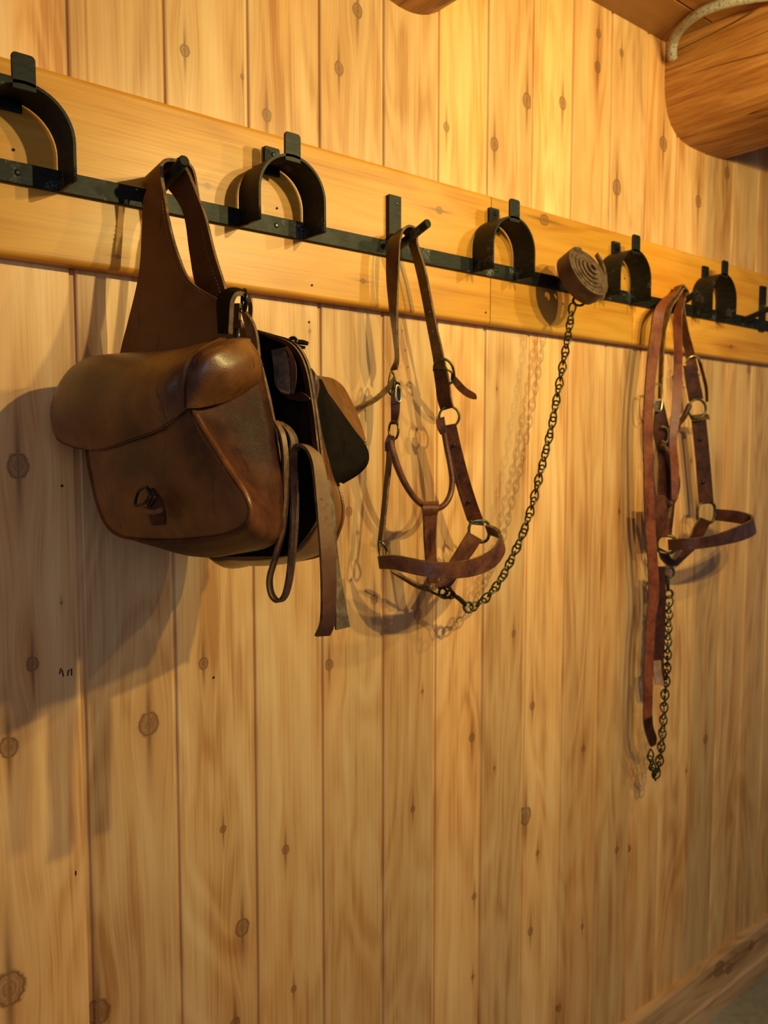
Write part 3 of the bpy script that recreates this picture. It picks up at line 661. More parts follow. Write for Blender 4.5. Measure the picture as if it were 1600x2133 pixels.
stitches('stitching', VL([(0.4497,-0.1426,1.3221), (0.4641,-0.1962,1.3231), (0.4760,-0.2406,1.3289), (0.4836,-0.2689,1.3355), (0.4894,-0.2908,1.3498), (0.4943,-0.3051,1.3721)]), THREADD, ibd, .0045, .0006)
# far flap, flared open
fe = VL([(0.5149,-0.2738,1.5312), (0.5281,-0.2649,1.5266), (0.5454,-0.2524,1.5184), (0.5638,-0.2437,1.5069), (0.5804,-0.2401,1.4917), (0.5952,-0.2413,1.4748), (0.6053,-0.2481,1.4598), (0.6103,-0.2512,1.4459), (0.6082,-0.2510,1.4343), (0.5994,-0.2414,1.4215), (0.5837,-0.2293,1.4110)])
fi = VL([(0.5116,-0.2768,1.5287), (0.5154,-0.2757,1.5158), (0.5200,-0.2735,1.5002), (0.5244,-0.2707,1.4817), (0.5289,-0.2679,1.4630), (0.5333,-0.2652,1.4467), (0.5381,-0.2601,1.4357), (0.5415,-0.2572,1.4273), (0.5451,-0.2550,1.4216), (0.5505,-0.2521,1.4170), (0.5599,-0.2485,1.4139)])
g = [[a_.lerp(b_, t_)+EW*(.012*math.sin(math.pi*t_)) for t_ in [k_/12 for k_ in range(13)]] for a_, b_ in zip(cr(fi, 50), cr(fe, 50))]
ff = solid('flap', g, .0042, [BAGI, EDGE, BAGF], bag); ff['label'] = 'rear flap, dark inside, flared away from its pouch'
ft = VL([(0.5301,-0.2534,1.5345), (0.5596,-0.2283,1.5368), (0.5898,-0.2056,1.5378), (0.6106,-0.1982,1.5299), (0.6241,-0.1983,1.5112), (0.6313,-0.2058,1.4870), (0.6198,-0.2324,1.4636)])
fm = VL([(0.5229,-0.2649,1.5322), (0.5477,-0.2415,1.5325), (0.5747,-0.2188,1.5303), (0.5959,-0.2091,1.5173), (0.6093,-0.2089,1.5019), (0.6163,-0.2194,1.4815), (0.6132,-0.2389,1.4617)])
fb = VL([(0.5167,-0.2729,1.5303), (0.5288,-0.2638,1.5256), (0.5461,-0.2513,1.5174), (0.5645,-0.2427,1.5058), (0.5812,-0.2391,1.4907), (0.5960,-0.2403,1.4737), (0.6061,-0.2471,1.4587)])
g = [[a_*(1-t_)**2+b_*2*t_*(1-t_)+c_*t_*t_ for t_ in [k_/8 for k_ in range(9)]] for a_, b_, c_ in zip(cr(ft, 40), cr(fm, 40), cr(fb, 40))]
solid('flap_top', g, .0032, [BAGF, EDGE, BAGF], bag)
tube('torn_thread', VL([(0.6100,-0.2422,1.4582), (0.6092,-0.2470,1.4610), (0.6099,-0.2498,1.4575)]), .001, BRIGHT, bag, n=8)
stitches('stitching', VL([(0.6059,-0.2426,1.4581), (0.6069,-0.2461,1.4436), (0.5986,-0.2386,1.4232), (0.5815,-0.2324,1.4146)]), THREAD, ff, .0045, .0005)

# front D ring with its loop strap and small buckle
lsA = VL([(0.4251,-0.2284,1.5758), (0.4248,-0.2273,1.5937), (0.4247,-0.2269,1.6090), (0.4282,-0.2282,1.6184), (0.4368,-0.2337,1.6232), (0.4511,-0.2290,1.6242), (0.4644,-0.2204,1.6197), (0.4723,-0.2116,1.6113), (0.4738,-0.2055,1.6015)])
lsB = VL([(0.4154,-0.2695,1.5695), (0.4158,-0.2712,1.5874), (0.4170,-0.2715,1.6020), (0.4212,-0.2720,1.6102), (0.4304,-0.2677,1.6134), (0.4424,-0.2545,1.6138), (0.4545,-0.2416,1.6104), (0.4619,-0.2306,1.6044), (0.4650,-0.2229,1.5963)])
ribbon('loop_strap', lsA, lsB, [HALD, EDGE, BAGI], bag, .0045, 60, 4)
ring('ring', VL([(0.4419,-0.2524,1.6100)])[0], EW*.6+EU*.4, .0105, .0022, BLACKM, bag, up=(0, 0, 1))['label'] = 'black metal ring'
tube('buckle_roller', VL([(0.4406,-0.2360,1.6065), (0.4403,-0.2351,1.5969), (0.4419,-0.2331,1.5866)]), .0042, BAGL, bag, n=12)
ribbon('small_strap', VL([(0.4367,-0.2368,1.6080), (0.4364,-0.2359,1.5964), (0.4381,-0.2345,1.5819)]), VL([(0.4369,-0.2530,1.6058), (0.4366,-0.2521,1.5944), (0.4392,-0.2462,1.5807)]), [YOKE, EDGE], bag, .003, 16, 3)
ribbon('keeper', VL([(0.4327,-0.2414,1.5893), (0.4336,-0.2603,1.5875)]), VL([(0.4329,-0.2419,1.5806), (0.4338,-0.2609,1.5785)]), [TANS, EDGE], bag, .002, 8, 3)
tube('buckle_tongue', VL([(0.4354,-0.2477,1.5802), (0.4342,-0.2507,1.5717), (0.4340,-0.2499,1.5657)]), .0035, BLACKM, bag, n=10)
ribbon('gusset_tab', VL([(0.4516,-0.2308,1.6012), (0.4529,-0.2355,1.5853), (0.4525,-0.2419,1.5665), (0.4542,-0.2480,1.5532)]), VL([(0.4510,-0.2362,1.6031), (0.4545,-0.2493,1.5879), (0.4561,-0.2553,1.5706), (0.4561,-0.2589,1.5498)]), [TANS, EDGE], bag, .0035, 24, 4)

# black turn buckle on the far board
tube('side_buckle', VL([(0.4915,-0.2638,1.5712), (0.4930,-0.2693,1.5728), (0.4941,-0.2733,1.5683), (0.4930,-0.2692,1.5635), (0.4915,-0.2637,1.5649)]), .0022, BLACKM, bag, n=24, closed=True)
tube('side_buckle_pin', VL([(0.4952,-0.2697,1.5688), (0.5006,-0.2747,1.5682), (0.5050,-0.2794,1.5666)]), [.0028, .0030, .0022], BLACKM, bag, n=12)
tube('side_buckle_pin', VL([(0.4950,-0.2690,1.5647), (0.4999,-0.2719,1.5633), (0.5039,-0.2753,1.5627)]), [.0022, .0022, .0016], BLACKM, bag, n=12)
ribbon('billet', VL([(0.4759,-0.2521,1.5596), (0.4752,-0.2570,1.5436), (0.4741,-0.2605,1.5277), (0.4739,-0.2637,1.5192), (0.4750,-0.2716,1.5126)]), VL([(0.4824,-0.2683,1.5617), (0.4825,-0.2765,1.5450), (0.4823,-0.2795,1.5269), (0.4813,-0.2798,1.5140), (0.4800,-0.2789,1.5104)]), [GREYL, EDGE], bag, .0030, 24, 4)['label'] = 'grey pointed billet with one punched hole'
ribbon('billet_loop', VL([(0.4786,-0.2697,1.5139), (0.4837,-0.2809,1.5125), (0.4887,-0.2920,1.5121), (0.4928,-0.2996,1.5068)]), VL([(0.4798,-0.2744,1.5065), (0.4845,-0.2842,1.5041), (0.4890,-0.2932,1.5028), (0.4930,-0.3002,1.5047)]), [BAGD, EDGE], bag, .0025, 20, 3)
ribbon('pocket_edge', VL([(0.4802,-0.2718,1.5612), (0.4809,-0.2782,1.5524), (0.4816,-0.2807,1.5344), (0.4819,-0.2818,1.5123)]), VL([(0.4827,-0.2735,1.5622), (0.4850,-0.2821,1.5499), (0.4859,-0.2853,1.5318), (0.4847,-0.2811,1.5063)]), [BAGD, EDGE], bag, .0028, 20, 3)

# long hanging straps
tA = VL([(0.4640,-0.2770,1.4812), (0.4650,-0.2886,1.4672), (0.4660,-0.2924,1.4469), (0.4661,-0.2928,1.4240), (0.4652,-0.2929,1.3934), (0.4625,-0.2909,1.3651), (0.4578,-0.2846,1.3365), (0.4540,-0.2785,1.3128), (0.4547,-0.2810,1.2958), (0.4587,-0.2881,1.2890), (0.4641,-0.2930,1.2954), (0.4687,-0.2946,1.3133), (0.4726,-0.2937,1.3362), (0.4765,-0.2928,1.3722), (0.4781,-0.2909,1.4083), (0.4789,-0.2863,1.4391), (0.4810,-0.2862,1.4597), (0.4774,-0.2806,1.4727), (0.4694,-0.2741,1.4804)])
tube_core = [p for p in tA]
strap('tie_strap', tA, [.0065, .0065, .0065, .007, .009, .011, .009], (EW+EU*.15), [TANS, EDGE, TANS], bag, .0034, 130)['label'] = 'narrow strap looped back on itself'
wA = VL([(0.4841,-0.2823,1.4536), (0.4840,-0.2937,1.4556), (0.4844,-0.3069,1.4515), (0.4835,-0.3189,1.4369), (0.4826,-0.3271,1.4095), (0.4819,-0.3322,1.3797), (0.4816,-0.3350,1.3498), (0.4819,-0.3360,1.3196), (0.4818,-0.3358,1.2892), (0.4815,-0.3344,1.2686), (0.4795,-0.3273,1.2549)])
wB = VL([(0.4974,-0.2665,1.4430), (0.4963,-0.2816,1.4442), (0.4994,-0.3011,1.4494), (0.5004,-0.3123,1.4367), (0.5005,-0.3207,1.4087), (0.5004,-0.3278,1.3784), (0.5008,-0.3331,1.3482), (0.5003,-0.3353,1.3177), (0.5001,-0.3345,1.2868), (0.4994,-0.3318,1.2658), (0.4982,-0.3273,1.2537)])
wA = VL([(0.4797,-0.2891,1.4556), (0.4805,-0.3000,1.4556), (0.4815,-0.3113,1.4494), (0.4817,-0.3198,1.4354), (0.4819,-0.3245,1.4094), (0.4820,-0.3286,1.3794), (0.4820,-0.3326,1.3495), (0.4817,-0.3354,1.3195), (0.4818,-0.3358,1.2892), (0.4798,-0.3360,1.2691), (0.4758,-0.3328,1.2564)])
wB = VL([(0.4921,-0.2737,1.4494), (0.4948,-0.2877,1.4557), (0.4983,-0.3046,1.4494), (0.4998,-0.3140,1.4351), (0.5007,-0.3213,1.4087), (0.5011,-0.3267,1.3783), (0.5015,-0.3320,1.3480), (0.5011,-0.3342,1.3175), (0.5009,-0.3334,1.2865), (0.4996,-0.3325,1.2658), (0.4957,-0.3298,1.2540)])
ribbon('hanging_strap', wA, wB, [GRADED, EDGE, GRADED], bag, .0035, 90, 5)['label'] = 'broad tan strap hanging below the pouches, darker towards its tip'
ribbon('hanging_strap', VL([(0.5070,-0.3062,1.4184), (0.5084,-0.3113,1.3873), (0.5094,-0.3149,1.3458), (0.5102,-0.3180,1.3147), (0.5107,-0.3198,1.2833), (0.5108,-0.3203,1.2559)]), VL([(0.5204,-0.2945,1.4177), (0.5222,-0.3009,1.3861), (0.5232,-0.3047,1.3438), (0.5245,-0.3098,1.3123), (0.5264,-0.3168,1.2810), (0.5280,-0.3226,1.2571)]), [GREYL, EDGE, GREYL], bag, .0035, 60, 4)['label'] = 'grey strap tail behind the tan one'

# ------------------------------------------------------------------ left halter
h1 = root('leather_halter', (.8385, -.07, 1.795), 'brown leather horse halter on the second peg, its noseband hanging open beside the saddlebag', 'halter')
LM = [HALT, EDGE, HALI]; LI = [HALI, EDGE, HALT]; LD = [HALD, EDGE, HALI]
crA = VL([(0.8168,-0.0450,1.5744), (0.8265,-0.0450,1.5950), (0.8225,-0.0450,1.6280), (0.8147,-0.0450,1.6712), (0.8089,-0.0450,1.7141), (0.8088,-0.0450,1.7502), (0.8162,-0.0430,1.7734)])+[Vector((.827, -.042, 1.783)), Vector((.8385, -.041, 1.7905)), Vector((.851, -.042, 1.785))]+VL([(0.8546,-0.0450,1.7718), (0.8688,-0.0450,1.7369), (0.8823,-0.0450,1.6937), (0.8939,-0.0450,1.6495), (0.9058,-0.0450,1.6046), (0.9115,-0.0460,1.5701)])
crB = VL([(0.8220,-0.0550,1.5754), (0.8180,-0.0620,1.5929), (0.8126,-0.0660,1.6248), (0.8117,-0.0670,1.6679), (0.8135,-0.0670,1.7112), (0.8153,-0.0670,1.7472), (0.8180,-0.0660,1.7692)])+[Vector((.8265, -.064, 1.787)), Vector((.8385, -.065, 1.794)), Vector((.852, -.066, 1.789))]+VL([(0.8522,-0.0670,1.7687), (0.8683,-0.0670,1.7331), (0.8808,-0.0670,1.6904), (0.8935,-0.0670,1.6469), (0.9074,-0.0670,1.6065), (0.9194,-0.0670,1.5699)])
ribbon('crown_strap', crA, crB, [HALI, EDGE, HALD], h1, .0036, 130, 5)
for q in VL([(0.8875,-0.0635,1.6392), (0.8928,-0.0635,1.6133), (0.8811,-0.0635,1.6686)]): disc('punched_hole', q, (-.4, -1, 0), .0018, .0015, BLACKM, h1, 10)
# left side hardware and cheek
tube('buckle', VL([(0.8119,-0.0520,1.5714), (0.8065,-0.0540,1.5599), (0.8046,-0.0540,1.5437), (0.8103,-0.0540,1.5366), (0.8135,-0.0560,1.5469), (0.8154,-0.0560,1.5639)]), .0017, BRASS, h1, n=30, closed=True)
ribbon('strap_tail', VL([(0.8162,-0.0550,1.5648), (0.7958,-0.0600,1.5473), (0.7676,-0.0660,1.5298), (0.7417,-0.0700,1.5187), (0.7191,-0.0740,1.5121)]), VL([(0.8224,-0.0500,1.5581), (0.8037,-0.0550,1.5421), (0.7743,-0.0610,1.5246), (0.7474,-0.0650,1.5141), (0.7255,-0.0690,1.5069)]), [HALI, EDGE, HALI], h1, .0034, 30, 3)['label'] = 'loose strap end sticking out to the left'
ribbon('cheek_buckle_strap', VL([(0.8139,-0.0520,1.5605), (0.8111,-0.0520,1.5308), (0.8121,-0.0520,1.5087), (0.8131,-0.0520,1.4909)]), VL([(0.8220,-0.0620,1.5544), (0.8221,-0.0620,1.5308), (0.8202,-0.0620,1.5086), (0.8163,-0.0620,1.4908)]), LD, h1, .005, 24, 4)
tube('small_buckle', VL([(0.8109,-0.0660,1.5499), (0.8196,-0.0660,1.5437), (0.8187,-0.0660,1.5261), (0.8100,-0.0660,1.5301)]), .0016, BRIGHT, h1, n=20, closed=True)
ring('ring', VL([(0.8120,-0.0580,1.4819)])[0], (-.95, .1, 0), .0145, .0019, BRASS, h1, up=(0, 0, 1), sx=.9)
ribbon('cheek_strap', VL([(0.8067,-0.0480,1.4679), (0.8076,-0.0470,1.4343), (0.8026,-0.0460,1.3895), (0.7977,-0.0450,1.3446), (0.7919,-0.0450,1.3073)]), VL([(0.8065,-0.0600,1.4655), (0.8064,-0.0590,1.4345), (0.8015,-0.0580,1.3900), (0.7966,-0.0570,1.3454), (0.7917,-0.0560,1.3083)]), LD, h1, .0036, 40, 4)
ribbon('ring_fold', VL([(0.7971,-0.0620,1.4742), (0.7931,-0.0600,1.4625), (0.7940,-0.0600,1.4493)]), VL([(0.8039,-0.0700,1.4728), (0.8039,-0.0700,1.4603), (0.7989,-0.0680,1.4478)]), LM, h1, .005, 16, 4)
# rolled throat strap, one U between the two rings
tube('throat_strap', VL([(0.7976,-0.0660,1.4654), (0.8039,-0.0700,1.4383), (0.8181,-0.0740,1.4049), (0.8364,-0.0780,1.3785), (0.8568,-0.0800,1.3635), (0.8802,-0.0780,1.3578), (0.9041,-0.0750,1.3628), (0.9207,-0.0720,1.3791), (0.9268,-0.0700,1.4024), (0.9249,-0.0660,1.4298), (0.9209,-0.0620,1.4571), (0.9161,-0.0600,1.4844)]), [.0062, .0058, .0052, .005, .005, .005, .005, .005, .0048, .0045, .0045, .0045], HALT, h1, n=110, sides=12)
ribbon('throat_keeper', VL([(0.8455,-0.0880,1.3674), (0.8513,-0.0840,1.3481), (0.8589,-0.0780,1.3054), (0.8680,-0.0740,1.2582), (0.8741,-0.0720,1.2379)]), VL([(0.8782,-0.0880,1.3676), (0.8789,-0.0840,1.3467), (0.8827,-0.0780,1.3037), (0.8889,-0.0740,1.2562), (0.8941,-0.0720,1.2359)]), LM, h1, .0036, 40, 4)
ribbon('keeper', VL([(0.8500,-0.0830,1.3699), (0.8429,-0.0910,1.3602), (0.8484,-0.0860,1.3506)]), VL([(0.8838,-0.0830,1.3694), (0.8765,-0.0910,1.3594), (0.8781,-0.0860,1.3499)]), LM, h1, .003, 12, 4)
# right side: buckle, tail, ring, cheek
ribbon('buckle_strap', VL([(0.9016,-0.0520,1.5822), (0.9060,-0.0520,1.5579), (0.9104,-0.0520,1.5349), (0.9162,-0.0540,1.5148)]), VL([(0.9084,-0.0740,1.5825), (0.9161,-0.0740,1.5570), (0.9195,-0.0740,1.5357), (0.9250,-0.0740,1.5205)]), LD, h1, .0055, 24, 5)
tube('buckle', VL([(0.8979,-0.0560,1.5786), (0.8917,-0.0660,1.5888), (0.9003,-0.0780,1.5952), (0.9115,-0.0840,1.5849), (0.9198,-0.0800,1.5645), (0.9150,-0.0740,1.5570)]), .0022, BRASS, h1, n=40)
tube('buckle_tongue', VL([(0.8956,-0.0720,1.5780), (0.9008,-0.0820,1.5791), (0.9105,-0.0840,1.5743)]), .0016, BRASS, h1, n=10)
ribbon('strap_tail', VL([(0.9152,-0.0780,1.5758), (0.9295,-0.0800,1.5650), (0.9461,-0.0820,1.5519), (0.9629,-0.0830,1.5449), (0.9685,-0.0830,1.5404)]), VL([(0.9211,-0.0720,1.5651), (0.9301,-0.0740,1.5516), (0.9445,-0.0760,1.5413), (0.9591,-0.0780,1.5356), (0.9705,-0.0800,1.5352)]), LI, h1, .0034, 30, 4)['label'] = 'rounded strap tip pointing right'
ring('ring', VL([(0.9231,-0.0660,1.5053)])[0], (-.55, -.8, 0), .0165, .0021, BRASS, h1, up=(0, 0, 1))
ribbon('ring_fold', VL([(0.9048,-0.0560,1.5005), (0.9031,-0.0580,1.4880), (0.9098,-0.0600,1.4765)]), VL([(0.9114,-0.0660,1.5050), (0.9128,-0.0680,1.4926), (0.9150,-0.0680,1.4803)]), LM, h1, .005, 16, 4)
ribbon('cheek_strap', VL([(0.9126,-0.0580,1.4898), (0.9270,-0.0580,1.4493), (0.9439,-0.0580,1.4017), (0.9610,-0.0580,1.3611), (0.9738,-0.0580,1.3330)]), VL([(0.9287,-0.0760,1.4943), (0.9434,-0.0760,1.4493), (0.9617,-0.0760,1.4018), (0.9792,-0.0760,1.3629), (0.9933,-0.0760,1.3364)]), LM, h1, .0040, 50, 5)
for q in VL([(0.9306,-0.0700,1.4587), (0.9659,-0.0700,1.3647)]): disc('rivet', q, (-.4, -1, 0), .0034, .002, BLACKM, h1, 12)
stitches('stitching', VL([(0.9134,-0.0640,1.4881), (0.9277,-0.0640,1.4493), (0.9446,-0.0640,1.4018), (0.9618,-0.0640,1.3614)]), THREAD, h1, .0038, .0004)
# square fitting and noseband
ring('square_ring', VL([(0.9885,-0.0720,1.3144)])[0], (-.35, -.9, 0), .0185, .0026, BRASS, h1, square=1.2, up=(0, 0, 1))
ribbon('ring_plate', VL([(0.9729,-0.0600,1.3332), (0.9756,-0.0620,1.3267)]), VL([(0.9936,-0.0780,1.3316), (0.9937,-0.0780,1.3243)]), [BRASS, BRASS], h1, .004, 8, 3)
tube('square_ring', VL([(0.7882,-0.0520,1.3096), (0.7946,-0.0560,1.3043), (0.7987,-0.0580,1.2929), (0.7932,-0.0600,1.2846), (0.7872,-0.0580,1.2863), (0.7866,-0.0540,1.2972)]), .0022, BRASS, h1, n=30, closed=True)
nbT = VL([(0.7799,-0.0600,1.2886), (0.7898,-0.0850,1.2918), (0.8067,-0.1100,1.2878), (0.8296,-0.1280,1.2827), (0.8602,-0.1380,1.2804), (0.9029,-0.1420,1.2824), (0.9470,-0.1380,1.2914), (0.9777,-0.1280,1.3053), (0.9927,-0.1140,1.3166), (0.9959,-0.0980,1.3232), (0.9963,-0.0800,1.3251)])
nbB = VL([(0.7837,-0.0600,1.2689), (0.7917,-0.0850,1.2695), (0.8088,-0.1100,1.2635), (0.8298,-0.1280,1.2585), (0.8605,-0.1380,1.2552), (0.9064,-0.1420,1.2556), (0.9541,-0.1380,1.2645), (0.9884,-0.1280,1.2833), (0.9999,-0.1140,1.3002), (1.0054,-0.0980,1.3065), (1.0035,-0.0800,1.3100)])
ribbon('noseband', nbT, nbB, [HALI, EDGE, HALT], h1, .0052, 90, 6)
def offs(a, b, f, k): return [x.lerp(y, f)+Vector((-.30, -.95, 0)).normalized()*k for x, y in zip(a, b)]
stitches('stitching', offs(nbT[:7], nbB[:7], .13, .0030), THREAD, h1, .0038, .0004)
stitches('stitching', offs(nbT[:7], nbB[:7], .87, .0030), THREAD, h1, .0038, .0004)
# chin straps
ribbon('chin_strap', VL([(0.9602,-0.0740,1.3156), (0.9422,-0.0700,1.2908), (0.9275,-0.0660,1.2692), (0.9141,-0.0620,1.2445), (0.9010,-0.0600,1.2281)]), VL([(0.9841,-0.0820,1.3018), (0.9713,-0.0780,1.2829), (0.9530,-0.0740,1.2615), (0.9372,-0.0700,1.2392), (0.9257,-0.0660,1.2246)]), LM, h1, .0042, 36, 5)
ribbon('chin_strap', VL([(0.8062,-0.0560,1.2649), (0.8340,-0.0560,1.2516), (0.8628,-0.0580,1.2365), (0.8925,-0.0600,1.2258)]), VL([(0.8171,-0.0500,1.2586), (0.8412,-0.0500,1.2440), (0.8682,-0.0520,1.2289), (0.8959,-0.0540,1.2199)]), LD, h1, .0045, 30, 4)
tube('chin_bar', VL([(0.8859,-0.0580,1.2247), (0.8979,-0.0600,1.2173), (0.9101,-0.0620,1.2130), (0.9234,-0.0640,1.2150), (0.9176,-0.0620,1.2234), (0.9054,-0.0600,1.2260)]), .0022, BRASS, h1, n=40)
ring('ring', VL([(0.9190,-0.0640,1.2171)])[0], (-.2, -.8, .5), .0125, .0024, BRASS, h1, up=(1, 0, .2), sx=.75)

# ------------------------------------------------------------------ chain lead to the rolled strap
def chain(pts, n, parent, first=None, size=(.0105, .0068), r=.0015, seed=1, bias=.5):
    """n twisted links along the curve, every link a part that shares one mesh"""
    P_ = cr(pts, 600); Ls = [0]
    for i in range(1, 600): Ls.append(Ls[-1]+(P_[i]-P_[i-1]).length)
    tot = Ls[-1]; src = first
    if src is None:
        loop = []
        for k in range(20):
            a = 2*math.pi*k/20; x_, y_ = math.cos(a)*size[0], math.sin(a)*size[1]
            loop.append(Vector((x_, y_*math.cos(x_*45), y_*math.sin(x_*45))))
        save = parent.location.copy()
        src = tube('chain_link', [p+origin(parent) for p in loop], r, CHAINM, parent, sides=6, closed=True)
    k = 0
    for i in range(n):
        s = tot*(i+.5)/n
        while k < 598 and Ls[k+1] < s: k += 1
        p = P_[k].lerp(P_[k+1], (s-Ls[k])/max(Ls[k+1]-Ls[k], 1e-9)); t = (P_[min(k+4, 599)]-P_[max(k-4, 0)]).normalized()
        o = src if (i == 0 and first is None) else src.copy()
        if o is not src: C.objects.link(o); o.parent = parent
        up_ = Vector((-.63, -.77, 0)); u = (up_-t*up_.dot(t)).normalized(); w = t.cross(u)
        a = math.radians(62+16*math.sin(i*.42+seed)) if i % 2 else math.radians(-28+16*math.sin(i*.42+seed))
        # y axis of the link lies across the chain, z is its normal
        y_ = (w*math.cos(a)+u*math.sin(a)).normalized(); z_ = t.cross(y_)
        m = Matrix((t, y_, z_)).transposed().to_4x4(); m.translation = p-origin(parent); o.matrix_local = m
    return src
ld = root('chain_lead', (1.225, -.085, 1.755), 'brass chain lead sagging from left halter to its tightly coiled strap on a peg', 'lead')
link = chain(VL([(0.9750,-0.0700,1.1855), (0.9946,-0.0700,1.1914), (1.0193,-0.0710,1.2053), (1.0457,-0.0720,1.2287), (1.0723,-0.0730,1.2644), (1.0982,-0.0740,1.3052), (1.1192,-0.0750,1.3512), (1.1352,-0.0760,1.3980), (1.1514,-0.0770,1.4451), (1.1664,-0.0780,1.4925), (1.1786,-0.0790,1.5445), (1.1910,-0.0800,1.5967), (1.2021,-0.0810,1.6447), (1.2094,-0.0820,1.6822), (1.2129,-0.0840,1.7132)]), 40, ld, size=(.0118, .0072), r=.0017)
# snap hook at the halter end
tube('snap_hook', VL([(0.9160,-0.0660,1.2161), (0.9228,-0.0680,1.2204), (0.9338,-0.0680,1.2160), (0.9372,-0.0680,1.2092), (0.9281,-0.0660,1.2067), (0.9169,-0.0640,1.2109)]), .0021, CHAINM, ld, n=30)
tube('snap_hook', VL([(0.9316,-0.0680,1.2130), (0.9450,-0.0680,1.2051), (0.9575,-0.0680,1.1955), (0.9611,-0.0690,1.1903)]), [.003, .0042, .0042, .003], CHAINM, ld, n=16, sides=10)
ring('snap_ring', VL([(0.9669,-0.0700,1.1873)])[0], (-.3, -.9, .2), .0085, .0023, CHAINM, ld, up=(0, 0, 1))
# the coil: a strap wound into a disc around the peg
cc = VL([(1.2149,-0.1180,1.7676)])[0]; vw = (Vector((0.0, -1.02912, 1.45))-cc).normalized(); rt = Vector((0, 0, 1)).cross(vw).normalized(); up_c = vw.cross(rt)
ax = (rt*.68+up_c*.50+vw*.46).normalized()       # axis of the disc
mj = (rt*.60-up_c*.80); mj = (mj-ax*mj.dot(ax)).normalized(); mn = ax.cross(mj)
g = []; turns = 5.6; nn = 260; R0, R1 = .007, .0440; wd_ = .031
for i in range(nn):
    f = i/(nn-1); a = -2*math.pi*turns*f; rr = R0+(R1-R0)*f
    c_ = cc+(mj*math.cos(a)*1.12+mn*math.sin(a)*.98)*rr+ax*(.012*(1-f)**2)
    g.append([c_, c_-ax*wd_*.5, c_-ax*wd_])
solid('coiled_strap', g, .0070, [COILL, COILE, COILL], ld)['label'] = 'dark leather strap wound into a disc'
# tail loop with its bright fitting
ribbon('strap_end', VL([(1.2415,-0.1140,1.8050), (1.2564,-0.1160,1.7890), (1.2645,-0.1180,1.7667), (1.2611,-0.1200,1.7446), (1.2531,-0.1200,1.7248), (1.2306,-0.1200,1.7188)]), VL([(1.2550,-0.1000,1.8053), (1.2672,-0.1020,1.7895), (1.2753,-0.1040,1.7678), (1.2732,-0.1050,1.7466), (1.2650,-0.1060,1.7316), (1.2438,-0.1080,1.7271)]), [COILL, COILE], ld, .0035, 40, 4)
tube('fitting', VL([(1.2187,-0.1220,1.7415), (1.2243,-0.1260,1.7458), (1.2383,-0.1240,1.7470), (1.2482,-0.1200,1.7430)]), .0020, BRIGHT, ld, n=20)
tube('fitting', VL([(1.2200,-0.1050,1.7180), (1.2312,-0.1050,1.7167), (1.2439,-0.1060,1.7197), (1.2538,-0.1060,1.7234)]), .0020, CHAINM, ld, n=20)
ring('end_ring', VL([(1.2164,-0.0950,1.7198)])[0], (-.5, -.8, .2), .0085, .0024, CHAINM, ld, up=(0, 0, 1), sx=1.3)

# ------------------------------------------------------------------ right halter with its lead
h2 = root('leather_halter', (1.634, -.06, 1.80), 'dark reddish leather halter on the peg below the log beam, noseband pointing right', 'halter')
c2A = VL([(1.5750,-0.0350,1.5628), (1.5754,-0.0350,1.6345), (1.5762,-0.0350,1.6956), (1.5853,-0.0350,1.7371), (1.6024,-0.0350,1.7674)])+[Vector((1.622, -.040, 1.788)), Vector((1.634, -.039, 1.799)), Vector((1.648, -.040, 1.790))]+VL([(1.6246,-0.0400,1.7610), (1.6468,-0.0400,1.7013), (1.6628,-0.0420,1.6659), (1.6728,-0.0420,1.6246)])
c2B = VL([(1.5701,-0.0450,1.5621), (1.5741,-0.0450,1.6336), (1.5767,-0.0450,1.6946), (1.5865,-0.0480,1.7356), (1.5968,-0.0500,1.7606)])+[Vector((1.6215, -.054, 1.790)), Vector((1.634, -.055, 1.801)), Vector((1.6485, -.056, 1.792))]+VL([(1.6252,-0.0600,1.7635), (1.6454,-0.0600,1.7093), (1.6690,-0.0600,1.6699), (1.6892,-0.0600,1.6274)])
ribbon('crown_strap', c2A, c2B, [HALT, EDGE, HALI], h2, .004, 110, 4)
tube('buckle', VL([(1.6609,-0.0450,1.6425), (1.6589,-0.0550,1.6540), (1.6721,-0.0620,1.6575), (1.6913,-0.0640,1.6440), (1.7014,-0.0600,1.6250), (1.6908,-0.0560,1.6162)]), .0026, BRIGHT, h2, n=40)
ribbon('buckle_strap', VL([(1.6534,-0.0450,1.6368), (1.6672,-0.0450,1.5977), (1.6793,-0.0460,1.5602)]), VL([(1.6751,-0.0620,1.6389), (1.6934,-0.0620,1.5980), (1.7072,-0.0620,1.5669)]), LD, h2, .006, 20, 4)
ribbon('strap_tail', VL([(1.6817,-0.0600,1.6552), (1.6994,-0.0600,1.6249), (1.7177,-0.0600,1.5888), (1.7235,-0.0600,1.5591)]), VL([(1.6831,-0.0660,1.6548), (1.7029,-0.0660,1.6247), (1.7189,-0.0660,1.5938), (1.7250,-0.0660,1.5610)]), LD, h2, .004, 20, 3)
ring('ring', VL([(1.6914,-0.0580,1.5431)])[0], (-.45, -.85, 0), .0215, .0026, BRASS, h2, up=(0, 0, 1))
ribbon('ring_fold', VL([(1.6776,-0.0480,1.5282), (1.6916,-0.0560,1.5305), (1.7173,-0.0620,1.5332), (1.7298,-0.0620,1.5314)]), VL([(1.6861,-0.0480,1.5178), (1.6963,-0.0560,1.5178), (1.7222,-0.0620,1.5204), (1.7381,-0.0600,1.5209)]), LD, h2, .007, 16, 3)
